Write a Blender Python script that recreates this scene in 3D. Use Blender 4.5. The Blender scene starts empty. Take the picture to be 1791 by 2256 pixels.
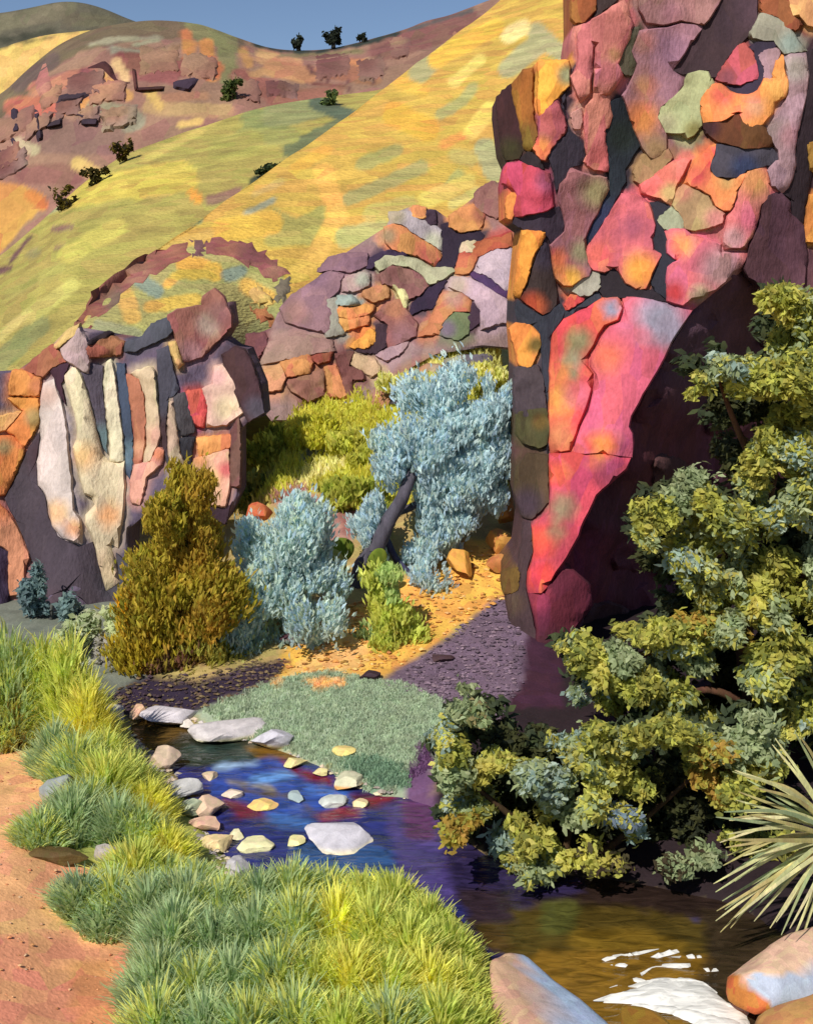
import bpy, bmesh, math, random
import numpy as np
from mathutils import Vector, Matrix, noise
from mathutils.geometry import delaunay_2d_cdt
from mathutils.bvhtree import BVHTree

# ------------------------------------------------------------------ camera, sky, sun, exposure
sc = bpy.context.scene
COL = sc.collection
PW, PH, F, VH, CZ = 1791.0, 2256.0, 2600.0, 620.0, 6.0
cam_d = bpy.data.cameras.new("camera")
cam = bpy.data.objects.new("camera", cam_d)
COL.objects.link(cam)
cam.location = (0, 0, CZ)
cam.rotation_euler = (math.radians(90), 0, 0)
cam_d.sensor_fit = 'VERTICAL'
cam_d.sensor_height = 24.0
cam_d.lens = F / PH * 24.0
cam_d.shift_y = -(PH / 2 - VH) / PH
cam_d.clip_start = 0.1
cam_d.clip_end = 20000
sc.camera = cam

SUN_TO = Vector((-0.36, -0.62, 0.70)).normalized()       # direction towards the sun: left, behind the viewer
world = bpy.data.worlds.new("World")
sc.world = world
world.use_nodes = True
wn, wl = world.node_tree.nodes, world.node_tree.links
wn.clear()
w_out = wn.new("ShaderNodeOutputWorld")
w_bg = wn.new("ShaderNodeBackground")
w_sky = wn.new("ShaderNodeTexSky")
w_sky.sky_type = 'NISHITA'
w_sky.sun_disc = False
w_sky.sun_elevation = math.asin(SUN_TO.z)
w_sky.sun_rotation = math.atan2(SUN_TO.x, SUN_TO.y)
w_sky.altitude = 600
w_sky.air_density = 1.0
w_sky.dust_density = 0.2
w_sky.ozone_density = 2.0
w_mul = wn.new("ShaderNodeMixRGB")
w_mul.blend_type = 'MULTIPLY'
w_mul.inputs[0].default_value = 1.0
w_mul.inputs[2].default_value = (0.50, 0.50, 0.53, 1)
wl.new(w_sky.outputs[0], w_mul.inputs[1])
wl.new(w_mul.outputs[0], w_bg.inputs[0])
w_bg.inputs[1].default_value = 0.15
wl.new(w_bg.outputs[0], w_out.inputs[0])

sun_d = bpy.data.lights.new("sun", 'SUN')
sun_d.energy = 4.4
sun_d.angle = math.radians(0.55)
sun_d.color = (1.0, 0.95, 0.86)
sun = bpy.data.objects.new("sun", sun_d)
COL.objects.link(sun)
sun.location = (-30, -30, 60)
sun.rotation_euler = SUN_TO.to_track_quat('Z', 'Y').to_euler()

sc.view_settings.view_transform = 'Standard'
sc.view_settings.look = 'None'
sc.view_settings.exposure = 0.18
sc.view_settings.gamma = 1.0
sc.view_settings.use_curve_mapping = False

# ------------------------------------------------------------------ helpers
RNG = random.Random(7)
NP = np.random.default_rng(11)

def lin(h, k=0.92):
    h = h.lstrip('#')
    out = []
    for i in (0, 2, 4):
        c = int(h[i:i + 2], 16) / 255.0
        out.append((c / 12.92 if c <= 0.04045 else ((c + 0.055) / 1.055) ** 2.4) * k)
    return np.array(out)

def at(u, v, Y):
    return Vector(((u - PW / 2) / F * Y, Y, CZ + (VH - v) / F * Y))

def px(p):
    return (p[0] / p[1] * F + PW / 2, VH - (p[2] - CZ) / p[1] * F)

MATS = {}
def earth_mat(name, scale=3.0, stretch=(1.0, 1.0, 0.4), rot=(0.3, 0.2, 0.5), rough=0.85, bump=0.5, var=0.28,
              spec=0.25, transl=0.0, dist=0.05, speck=0.0, edge=0.0):
    """colour comes from the 'Col' attribute (the colour of the stone, soil or leaf, in places with shade in it), broken up by streaky noise"""
    m = bpy.data.materials.new(name)
    m.use_nodes = True
    n, l = m.node_tree.nodes, m.node_tree.links
    n.clear()
    out = n.new("ShaderNodeOutputMaterial")
    b = n.new("ShaderNodeBsdfPrincipled")
    b.inputs["Roughness"].default_value = rough
    b.inputs["Specular IOR Level"].default_value = spec
    at_ = n.new("ShaderNodeAttribute"); at_.attribute_name = "Col"
    tc = n.new("ShaderNodeTexCoord")
    mp = n.new("ShaderNodeMapping")
    mp.inputs["Scale"].default_value = [scale * s for s in stretch]
    mp.inputs["Rotation"].default_value = rot
    l.new(tc.outputs["Object"], mp.inputs[0])
    n1 = n.new("ShaderNodeTexNoise"); n1.inputs["Scale"].default_value = 1.0
    n1.inputs["Detail"].default_value = 8; n1.inputs["Roughness"].default_value = 0.62
    l.new(mp.outputs[0], n1.inputs["Vector"])
    vo = n.new("ShaderNodeTexVoronoi"); vo.inputs["Scale"].default_value = 1.7
    vo.inputs["Randomness"].default_value = 1.0
    l.new(mp.outputs[0], vo.inputs["Vector"])
    fine = n.new("ShaderNodeTexNoise"); fine.inputs["Scale"].default_value = 11.0
    fine.inputs["Detail"].default_value = 3
    l.new(mp.outputs[0], fine.inputs["Vector"])
    # value variation: broad noise, stroke-like cells, fine grain
    r1 = n.new("ShaderNodeMapRange")
    r1.inputs[1].default_value = 0.3; r1.inputs[2].default_value = 0.7
    r1.inputs[3].default_value = 1 - var; r1.inputs[4].default_value = 1 + var
    l.new(n1.outputs[0], r1.inputs[0])
    sepc = n.new("ShaderNodeSeparateColor")
    l.new(vo.outputs["Color"], sepc.inputs[0])
    r2 = n.new("ShaderNodeMapRange")
    r2.inputs[3].default_value = 1 - var * 0.55; r2.inputs[4].default_value = 1 + var * 0.55
    l.new(sepc.outputs[0], r2.inputs[0])
    r3 = n.new("ShaderNodeMapRange")
    r3.inputs[1].default_value = 0.3; r3.inputs[2].default_value = 0.7
    r3.inputs[3].default_value = 1 - var * 0.5; r3.inputs[4].default_value = 1 + var * 0.5
    l.new(fine.outputs[0], r3.inputs[0])
    m1 = n.new("ShaderNodeMath"); m1.operation = 'MULTIPLY'
    l.new(r1.outputs[0], m1.inputs[0]); l.new(r2.outputs[0], m1.inputs[1])
    m2 = n.new("ShaderNodeMath"); m2.operation = 'MULTIPLY'
    l.new(m1.outputs[0], m2.inputs[0]); l.new(r3.outputs[0], m2.inputs[1])
    ck = None
    if edge > 0:                                    # hairline joints and pits in the stone
        v2 = n.new("ShaderNodeTexVoronoi"); v2.feature = 'DISTANCE_TO_EDGE'; v2.inputs["Scale"].default_value = 1.25
        wv = n.new("ShaderNodeMixRGB"); wv.blend_type = 'ADD'; wv.inputs[0].default_value = 0.35
        l.new(mp.outputs[0], wv.inputs[1]); l.new(n1.outputs[1], wv.inputs[2]); l.new(wv.outputs[0], v2.inputs["Vector"])
        rk = n.new("ShaderNodeMapRange"); rk.inputs[1].default_value = 0.0; rk.inputs[2].default_value = 0.045
        l.new(v2.outputs["Distance"], rk.inputs[0])
        ck = rk.outputs[0]
        rc = n.new("ShaderNodeMapRange"); rc.inputs[3].default_value = 1 - edge * .4; rc.inputs[4].default_value = 1.0
        l.new(ck, rc.inputs[0])
        m3 = n.new("ShaderNodeMath"); m3.operation = 'MULTIPLY'
        l.new(m2.outputs[0], m3.inputs[0]); l.new(rc.outputs[0], m3.inputs[1])
        m2 = m3
    hs = n.new("ShaderNodeHueSaturation")
    l.new(at_.outputs["Color"], hs.inputs["Color"])
    l.new(m2.outputs[0], hs.inputs["Value"])
    r4 = n.new("ShaderNodeMapRange")
    r4.inputs[3].default_value = 0.485; r4.inputs[4].default_value = 0.515
    l.new(sepc.outputs[1], r4.inputs[0]); l.new(r4.outputs[0], hs.inputs["Hue"])
    col = hs.outputs[0]
    l.new(col, b.inputs["Base Color"])
    if bump > 0:
        add = n.new("ShaderNodeMath"); add.operation = 'ADD'
        l.new(n1.outputs[0], add.inputs[0])
        mf = n.new("ShaderNodeMath"); mf.operation = 'MULTIPLY'; mf.inputs[1].default_value = 0.35
        l.new(fine.outputs[0], mf.inputs[0]); l.new(mf.outputs[0], add.inputs[1])
        if ck is not None:
            mk = n.new("ShaderNodeMath"); mk.operation = 'MULTIPLY_ADD'; mk.inputs[1].default_value = edge * .5
            l.new(ck, mk.inputs[0]); l.new(add.outputs[0], mk.inputs[2]); add = mk
        bp = n.new("ShaderNodeBump"); bp.inputs["Strength"].default_value = bump
        bp.inputs["Distance"].default_value = dist
        l.new(add.outputs[0], bp.inputs["Height"])
        l.new(bp.outputs[0], b.inputs["Normal"])
    if transl > 0:
        t = n.new("ShaderNodeBsdfTranslucent")
        l.new(col, t.inputs[0])
        mx = n.new("ShaderNodeMixShader"); mx.inputs[0].default_value = transl
        l.new(b.outputs[0], mx.inputs[1]); l.new(t.outputs[0], mx.inputs[2])
        l.new(mx.outputs[0], out.inputs[0])
    else:
        l.new(b.outputs[0], out.inputs[0])
    MATS[name] = m
    return m

earth_mat("cliff_stone", 2.2, bump=0.7, dist=0.07, var=0.25)
earth_mat("outcrop_stone", 1.8, bump=0.8, dist=0.08, var=0.22)
earth_mat("hill_grass", 1.1, stretch=(0.45, 0.3, 1.6), rot=(0, 0.55, 0.2), bump=0.9, dist=0.3, var=0.22)
earth_mat("far_earth", 0.22, stretch=(1.0, 0.5, 1.0), rot=(0, 0.4, 0.2), bump=0.5, dist=0.6, var=0.2)
earth_mat("soil", 2.6, stretch=(1.0, 1.0, 1.0), bump=0.5, dist=0.05, var=0.2)
earth_mat("stream_stone", 7.0, stretch=(1.0, 1.0, 0.7), bump=0.4, dist=0.03, var=0.16, rough=0.7)
earth_mat("foliage", 5.0, bump=0.0, var=0.2, transl=0.5, rough=0.8, spec=0.1)
earth_mat("grass_blades", 6.0, bump=0.0, var=0.18, transl=0.5, rough=0.6, spec=0.25)
earth_mat("bark", 9.0, stretch=(1, 1, 0.25), bump=0.7, dist=0.02, var=0.3)

def mesh_obj(name, verts, faces, cols, mat, parent=None, smooth=True):
    me = bpy.data.meshes.new(name)
    verts = np.asarray(verts, dtype=np.float64)
    base = np.zeros(3)
    if parent is not None:
        q = parent
        while q is not None:
            base = base + np.array(q.location); q = q.parent
    else:
        lo, hi = verts.min(0), verts.max(0)
        base = np.array([(lo[0] + hi[0]) / 2, (lo[1] + hi[1]) / 2, lo[2]])
    me.from_pydata((verts - base).tolist(), [], faces)
    if cols is not None:
        a = me.color_attributes.new("Col", 'FLOAT_COLOR', 'POINT')
        c = np.ones((len(verts), 4), dtype=np.float32)
        c[:, :3] = np.clip(np.asarray(cols, dtype=np.float32), 0.001, 1)
        a.data.foreach_set("color", c.ravel())
    if smooth:
        me.polygons.foreach_set("use_smooth", [True] * len(me.polygons))
    me.materials.append(MATS[mat] if isinstance(mat, str) else mat)
    me.update()
    o = bpy.data.objects.new(name, me)
    COL.objects.link(o)
    if parent is not None:
        o.parent = parent
    else:
        o.location = base
    return o

def thing(name, base, label=None, cat=None, group=None, kind=None):
    o = bpy.data.objects.new(name, None)
    COL.objects.link(o)
    o.empty_display_size = 0.3
    o.location = base
    return tag(o, label, cat, group, kind)

def tag(o, label=None, cat=None, group=None, kind=None):
    if label: o["label"] = label
    if cat: o["category"] = cat
    if group: o["group"] = group
    if kind: o["kind"] = kind
    return o

def nz(p, s=1.0, seed=0.0):
    return noise.noise(Vector((p[0] * s + seed, p[1] * s - seed * 0.7, p[2] * s + seed * 1.3)))

def smooth_poly(poly, rounds=1):
    p = [np.array(q, float) for q in poly]
    for _ in range(rounds):
        q = []
        for i in range(len(p)):
            a, b = p[i], p[(i + 1) % len(p)]
            q += [a * 0.87 + b * 0.13, a * 0.13 + b * 0.87]
        p = q
    return np.array(p)

def densify(p, step):
    out = []
    n = len(p)
    for i in range(n):
        a, b = p[i], p[(i + 1) % n]
        k = max(1, int(np.linalg.norm(b - a) / step))
        for j in range(k):
            out.append(a + (b - a) * j / k)
    return np.array(out)

def seg_dist(P, poly, closed=True):
    """distance of points P (n,2) to the polyline"""
    best = np.full(len(P), 1e9)
    n = len(poly)
    for i in range(n if closed else n - 1):
        a, b = poly[i], poly[(i + 1) % n]
        d = b - a
        L = d @ d
        t = np.clip(((P - a) @ d) / L, 0, 1) if L > 1e-12 else np.zeros(len(P))
        q = a + t[:, None] * d
        best = np.minimum(best, np.hypot(P[:, 0] - q[:, 0], P[:, 1] - q[:, 1]))
    return best

def inside(P, poly):
    c = np.zeros(len(P), bool)
    n = len(poly)
    x, y = P[:, 0], P[:, 1]
    for i in range(n):
        x1, y1 = poly[i]
        x2, y2 = poly[(i + 1) % n]
        m = (y1 > y) != (y2 > y)
        if y2 != y1:
            c ^= m & (x < (x2 - x1) * (y - y1) / (y2 - y1) + x1)
    return c

def fill(poly, step, inset=0.0):
    """triangulated polygon with interior points -> points, triangles, number of rim points"""
    poly = np.asarray(poly)
    lo, hi = poly.min(0), poly.max(0)
    pts = []
    row = 0
    y = lo[1] + step * 0.5
    while y < hi[1]:
        x = lo[0] + step * (0.5 if row % 2 else 0.0)
        while x < hi[0]:
            pts.append((x + RNG.uniform(-.2, .2) * step, y + RNG.uniform(-.2, .2) * step))
            x += step
        y += step * 0.87
        row += 1
    pts = np.array(pts) if pts else np.zeros((0, 2))
    if len(pts):
        pts = pts[inside(pts, poly)]
    if len(pts):
        pts = pts[seg_dist(pts, poly) > step * 0.45]
    if inset > 0:                                   # a ring of points where the chamfer meets the face
        n_ = len(poly)
        tg = np.roll(poly, -1, 0) - np.roll(poly, 1, 0)
        tg /= np.maximum(np.linalg.norm(tg, axis=1), 1e-9)[:, None]
        nr = np.stack([-tg[:, 1], tg[:, 0]], 1)
        a1 = poly + nr * inset
        a2 = poly - nr * inset
        rg = np.where(inside(a1, poly)[:, None], a1, a2)
        rg = rg[inside(rg, poly)]
        if len(rg):
            rg = rg[seg_dist(rg, poly) > inset * .8]
        if len(pts):
            pts = pts[seg_dist(pts, poly) > inset * 1.6]
        pts = np.concatenate([pts, rg]) if len(pts) else rg
    allp = [Vector(p) for p in poly.tolist()] + [Vector(p) for p in pts.tolist()]
    n = len(poly)
    vs, es, fs, *_ = delaunay_2d_cdt(allp, [], [list(range(n))], 1, 1e-4)
    return np.array([v[:] for v in vs]), [list(f) for f in fs]

def shade_cols(P, col, blobs, jit=0.06):
    def soft(hx):                                   # weathered stone: a touch greyer and darker than fresh colour
        q = lin(hx); g = q.mean()
        return (q * .88 + g * .12) * .92
    c = np.tile(soft(col), (len(P), 1))
    for (bu, bv, r, bc) in blobs or ():
        d = np.hypot(P[:, 0] - bu, P[:, 1] - bv)
        w = np.clip(1.35 - d / r, 0, 1)
        w = w * w * (3 - 2 * w)
        c = c * (1 - w[:, None]) + soft(bc) * w[:, None]
    return c

def host_cols(items, base, reach=26.0, mix=0.85):
    """the rock between the stones is the same rock: its colour follows the nearest stones"""
    def f(P):
        best = np.full(len(P), 1e9); C = np.tile(lin(base), (len(P), 1)); B = C.copy()
        for it in items:
            p = np.array(it[0], float)
            d = seg_dist(P, p); d = np.where(inside(P, p), 0.0, d)
            m = d < best
            if m.any():
                C[m] = shade_cols(P[m], it[1], it[2]); best[m] = d[m]
        w = (mix * np.clip(1.3 - best / reach, 0, 1))[:, None]
        return C * w + B * (1 - w)
    return f

def rim_edges(tris):
    cnt = {}
    for f in tris:
        for i in range(3):
            a, b = f[i], f[(i + 1) % 3]
            k = (min(a, b), max(a, b))
            cnt.setdefault(k, []).append((a, b))
    return [v[0] for v in cnt.values() if len(v) == 1]

def block(name, poly, yf, col, blobs=None, h=0.3, depth=0.5, parent=None, mat="cliff_stone", rnd=1, tilt=0.25,
          rough=0.25, bev=0.3, rim=0.02, step=None, jag=0.0, dome=0.12, grow=0.0, colfn=None):
    """one stone: an outline standing proud of its host face by h, rounded at the rim, with real sides going back by depth"""
    p = smooth_poly(poly, rnd)
    size = math.sqrt(max(1.0, np.prod(p.max(0) - p.min(0))))
    step = step or max(5.0, size / 12)
    p = densify(p, step * 0.8)
    if grow:
        tg = np.roll(p, -1, 0) - np.roll(p, 1, 0)
        tg /= np.maximum(np.linalg.norm(tg, axis=1), 1e-9)[:, None]
        nr = np.stack([-tg[:, 1], tg[:, 0]], 1)
        sgn = np.where(inside(p + nr * 1.5, p), -1.0, 1.0)
        p = p + nr * (sgn * grow)[:, None]
    if jag:
        p = p + NP.normal(0, jag, p.shape)
    m0 = yf(*p.mean(0)) / F
    r = max(1e-3, h * bev)
    ins = min(r / m0, size * .16)
    P, T = fill(p, step, ins)
    if len(T) == 0:
        return None
    d = seg_dist(P, p)
    Yh = np.array([yf(u, v) for u, v in P])
    m2 = np.mean(Yh) / F
    r = ins * m2
    t = np.clip(d * m2 / (r * .95), 0, 1)
    prof = (t * (1 - dome) + dome * np.clip(d * m2 / (size * m2 * .35), 0, 1) ** .5) * h
    sd = RNG.uniform(0, 90)
    c0 = P.mean(0)
    ext = max(20.0, (p.max(0) - p.min(0)).max())
    tx, ty = RNG.uniform(-tilt, tilt), RNG.uniform(-tilt, tilt)
    pl = 1 + tx * (P[:, 0] - c0[0]) / ext + ty * (P[:, 1] - c0[1]) / ext
    V = []
    for i in range(len(P)):
        w = at(P[i, 0], P[i, 1], Yh[i])
        nn = nz(w, 2.2 / max(0.4, h * 2), sd) * rough * h
        # faceted planes
        nn += abs(nz(w, 1.1 / max(0.4, h * 2), sd + 5)) * rough * h * 1.5
        hh = rim + max(0.0, prof[i] * pl[i]) + nn * min(1, t[i])
        V.append(at(P[i, 0], P[i, 1], Yh[i] - hh)[:])
    cols = colfn(P) if colfn else shade_cols(P, col, blobs)
    nf = len(V)
    ring = {}
    faces = []
    for f in T:
        a, b, c = (np.array(P[k]) for k in f)
        s = (b[0] - a[0]) * (c[1] - a[1]) - (b[1] - a[1]) * (c[0] - a[0])
        faces.append(f if s < 0 else f[::-1])
    cols = list(cols)
    bf = []
    for f in faces:
        nbf = []
        for k in f:
            if k not in ring:
                q = Vector(V[k]); y0 = Yh[k] + depth
                V.append((q.x, y0, q.z)); cols.append(cols[k]); ring[k] = len(V) - 1
            nbf.append(ring[k])
        bf.append(nbf[::-1])
    sides = []
    for a, b in rim_edges(faces):
        sides.append([b, a, ring[a], ring[b]])
    o = mesh_obj(name, V, faces + sides + bf, cols, mat, parent)
    o.data.set_sharp_from_angle(angle=math.radians(48))
    return o

def polyline_sample(pts, ts):
    pts = np.array(pts, float)
    d = np.r_[0, np.cumsum(np.hypot(np.diff(pts[:, 0]), np.diff(pts[:, 1])))]
    d /= d[-1]
    return np.stack([np.interp(ts, d, pts[:, k]) for k in range(pts.shape[1])], 1)

class Sheet:
    """terrain sheet lofted through rows of points; rows run from the near foot to the ridge, then it falls away behind"""
    def __init__(self, rows, nu, nv, bump=(0.0, 1.0), back=((10, 6),)):
        ts = np.linspace(0, 1, nu)
        R = []
        for row in rows:
            s = polyline_sample(row, ts)
            k = max(3, nu // 14)                       # round the hand-placed corners
            ker = np.hanning(k + 2)[1:-1]; ker /= ker.sum()
            for c in range(s.shape[1]):
                s[:, c] = np.convolve(np.pad(s[:, c], k // 2, mode='reflect', reflect_type='odd'), ker, mode='same')[k // 2: k // 2 + nu]
            R.append(np.array([at(*q)[:] for q in s]))
        R = np.array(R)                                   # rows, nu, 3
        vs = np.linspace(0, len(rows) - 1, nv)
        G = []
        for v in vs:
            i = min(int(v), len(rows) - 2); t = v - i
            p1, p2 = R[i], R[i + 1]
            p0 = R[i - 1] if i > 0 else 2 * p1 - p2
            p3 = R[i + 2] if i + 2 < len(rows) else 2 * p2 - p1
            G.append(0.5 * (2 * p1 + (p2 - p0) * t + (2 * p0 - 5 * p1 + 4 * p2 - p3) * t * t + (3 * p1 - p0 - 3 * p2 + p3) * t ** 3))
        top = G[-1]
        for dy, dz in back:
            for s in (0.04, 0.12, 0.3, 0.6, 1.0):
                G.append(top + np.array([0, dy * s, -dz * s * s]))
        G = np.array(G)
        amp, sc_ = bump
        if amp:
            for j in range(G.shape[0]):
                for i in range(G.shape[1]):
                    w = G[j, i]
                    edge = 0.35 if j >= nv - 1 else 1.0
                    G[j, i, 2] += edge * amp * (nz(w, sc_, 3.3) + 0.5 * nz(w, sc_ * 2.3, 8.1))
        self.nu, self.nr = nu, G.shape[0]
        self.V = G.reshape(-1, 3)
        self.Fc = [[j * nu + i, j * nu + i + 1, (j + 1) * nu + i + 1, (j + 1) * nu + i]
                   for j in range(self.nr - 1) for i in range(nu - 1)]
        self.UV = np.stack([self.V[:, 0] / self.V[:, 1] * F + PW / 2, VH - (self.V[:, 2] - CZ) / self.V[:, 1] * F], 1)
        self.bvh = BVHTree.FromPolygons(self.V.tolist(), self.Fc)
    def depth(self, u, v):
        d = at(u, v, 1.0) - Vector((0, 0, CZ))
        loc, nrm, idx, dist = self.bvh.ray_cast(Vector((0, 0, CZ)), d.normalized())
        return loc.y if loc is not None else None
    def depth_or(self, default):
        def f(u, v):
            y = self.depth(u, v)
            return y if y is not None else default
        return f
    def make(self, name, base, strokes, mat, soft=5.0, wob=5.0, **kw):
        C = np.tile(lin(base), (len(self.V), 1))
        paint(C, self.UV, self.V, strokes, soft, wob, 1.0)
        self.C = C
        o = mesh_obj(name, self.V, self.Fc, C, mat)
        return tag(o, **kw)

def paint(C, UV, V, strokes, soft, wob, strength):
    """patches of soil, ground cover, painted shade and reflection on the surface: (polygon, colour) or (points of a stroke, width, colour)"""
    wn_ = np.array([nz((UV[i, 0] / 26.0, UV[i, 1] / 26.0, 0.0), 1.0, 4.4) + 0.6 * nz((UV[i, 0] / 9.0, UV[i, 1] / 9.0, 0.0), 1.0, 9.0) for i in range(len(UV))]) * wob
    for s in strokes:
        if len(s) == 2:
            p = np.array(s[0], float)
            lo, hi = p.min(0) - 40, p.max(0) + 40
            m = np.where((UV[:, 0] > lo[0]) & (UV[:, 0] < hi[0]) & (UV[:, 1] > lo[1]) & (UV[:, 1] < hi[1]) & (V[:, 1] > 4))[0]
            if not len(m): continue
            d = seg_dist(UV[m], p)
            d = np.where(inside(UV[m], p), d, -d) + wn_[m]
            col = s[1]
        else:
            p = np.array(s[0], float)
            w = s[1]
            lo, hi = p.min(0) - w - 30, p.max(0) + w + 30
            m = np.where((UV[:, 0] > lo[0]) & (UV[:, 0] < hi[0]) & (UV[:, 1] > lo[1]) & (UV[:, 1] < hi[1]) & (V[:, 1] > 4))[0]
            if not len(m): continue
            d = w / 2 - seg_dist(UV[m], p, closed=False) + wn_[m]
            col = s[2]
        a = np.clip(d / soft * 0.5 + 0.5, 0, 1)
        a = (a * a * (3 - 2 * a) * strength)[:, None]
        C[m] = C[m] * (1 - a) + lin(col) * a

def tube(pts, radii, n=8, seed=0.0, wob=0.08):
    """tapered limb through points"""
    pts = [Vector(p) for p in pts]
    V, Fc = [], []
    for i, p in enumerate(pts):
        d = (pts[min(i + 1, len(pts) - 1)] - pts[max(i - 1, 0)]).normalized()
        a = d.orthogonal().normalized()
        if i and (a - prev).length > 1.0:
            pass
        a = (prev - d * prev.dot(d)).normalized() if i else a
        prev = a
        b = d.cross(a)
        for k in range(n):
            t = 2 * math.pi * k / n
            r = radii[i] * (1 + wob * math.sin(3 * t + seed + i))
            V.append((p + (a * math.cos(t) + b * math.sin(t)) * r)[:])
    for i in range(len(pts) - 1):
        for k in range(n):
            Fc.append([i * n + k, i * n + (k + 1) % n, (i + 1) * n + (k + 1) % n, (i + 1) * n + k])
    V.append(pts[0][:]); V.append(pts[-1][:])
    for k in range(n):
        Fc.append([len(V) - 2, (k + 1) % n, k])
        Fc.append([len(V) - 1, (len(pts) - 1) * n + k, (len(pts) - 1) * n + (k + 1) % n])
    return V, Fc

def bend(pts, k=4):
    """denser, slightly crooked polyline"""
    pts = [Vector(p) for p in pts]
    out = []
    for i in range(len(pts) - 1):
        p0 = pts[max(i - 1, 0)]; p1 = pts[i]; p2 = pts[i + 1]; p3 = pts[min(i + 2, len(pts) - 1)]
        for j in range(k):
            t = j / k
            out.append(0.5 * (2 * p1 + (p2 - p0) * t + (2 * p0 - 5 * p1 + 4 * p2 - p3) * t * t + (3 * p1 - p0 - 3 * p2 + p3) * t ** 3))
    out.append(pts[-1])
    return out

def limb(name, pts, r0, r1, col, parent, mat="bark", n=8):
    q = bend(pts, 5)
    k = len(q) - 1
    rad = [r0 + (r1 - r0) * i / k for i in range(k + 1)]
    V, Fc = tube(q, rad, n, RNG.uniform(0, 6))
    C = np.tile(lin(col), (len(V), 1))
    return mesh_obj(name, V, Fc, C, mat, parent)

def leaves(name, clusters, parent=None, leaf=(0.16, 0.07), palette=("#808040",), mode="random", shell=0.6, gain=1.3, lumpy=True, mat="foliage"):
    """leaf sprays: clusters = (centre, (rx,ry,rz), count, palette or None)"""
    V, Fc, C = [], [], []
    for (c, r, n, pal) in clusters:
        pal = [lin(x) * gain for x in (pal or palette)]
        c = np.array(c); r = np.array(r)
        cs = RNG.uniform(0, 50)
        subs = [(NP.normal(size=3) * .42, RNG.uniform(.38, .75)) for _ in range(5)] if lumpy else [(np.zeros(3), 1.0)]
        for i in range(int(n * .74)):
            d = NP.normal(size=3); d /= np.linalg.norm(d)
            so, sr = RNG.choice(subs)
            q = so + d * (RNG.random() ** shell) * sr
            if RNG.random() < .06: q = q * 1.25
            p = c + q * r
            if nz(p, 1.0 / max(.05, leaf[0] * 3.2), cs) < -.28: continue
            L = leaf[0] * RNG.uniform(0.65, 1.6); Wd = leaf[1] * RNG.uniform(0.65, 1.6)
            if mode == "up":
                ax = Vector((RNG.gauss(0, .4) + q[0] * .4, RNG.gauss(0, .4) + q[1] * .4, 1))
            elif mode == "droop":
                ax = Vector((q[0] + RNG.gauss(0, .7), q[1] + RNG.gauss(0, .7), -0.3 + RNG.gauss(0, .7)))
            else:
                ax = Vector((RNG.gauss(0, 1), RNG.gauss(0, 1), RNG.gauss(0, .8)))
            if ax.length < 1e-3: ax = Vector((0, 0, 1))
            ax.normalize()
            up = Vector((q[0] * .6 + RNG.gauss(-.2, .8), q[1] * .6 + RNG.gauss(-.3, .8), q[2] * .6 + RNG.gauss(.5, .7)))
            sd = ax.cross(up)
            if sd.length < 1e-3: continue
            sd.normalize(); nr = sd.cross(ax)
            P = Vector(p)
            b = len(V)
            for (t, w, z) in ((0, .35, 0), (.5, 1.0, .10), (1.0, .12, -.03)):
                V.append((P + ax * (t - .5) * L + sd * w * Wd * .5 + nr * z * L)[:])
                V.append((P + ax * (t - .5) * L - sd * w * Wd * .5 + nr * z * L)[:])
            for k in range(2):
                Fc.append([b + 2 * k, b + 2 * k + 1, b + 2 * k + 3, b + 2 * k + 2])
            # leaves of one twig share a tint: patches of olive, sage and yellow
            g = (nz(p, 1.8, cs) * 0.5 + 0.5) + RNG.gauss(0, .2)
            k = min(len(pal) - 1, max(0, int(g * len(pal))))
            cc = pal[k] * RNG.uniform(.85, 1.15)
            C += [cc] * 6
    return mesh_obj(name, V, Fc, C, mat, parent)

def wr(u_r, v_r, Y, ry=None):
    return (u_r * Y / F, ry if ry is not None else (u_r + v_r) / 2 * Y / F, v_r * Y / F)

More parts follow.
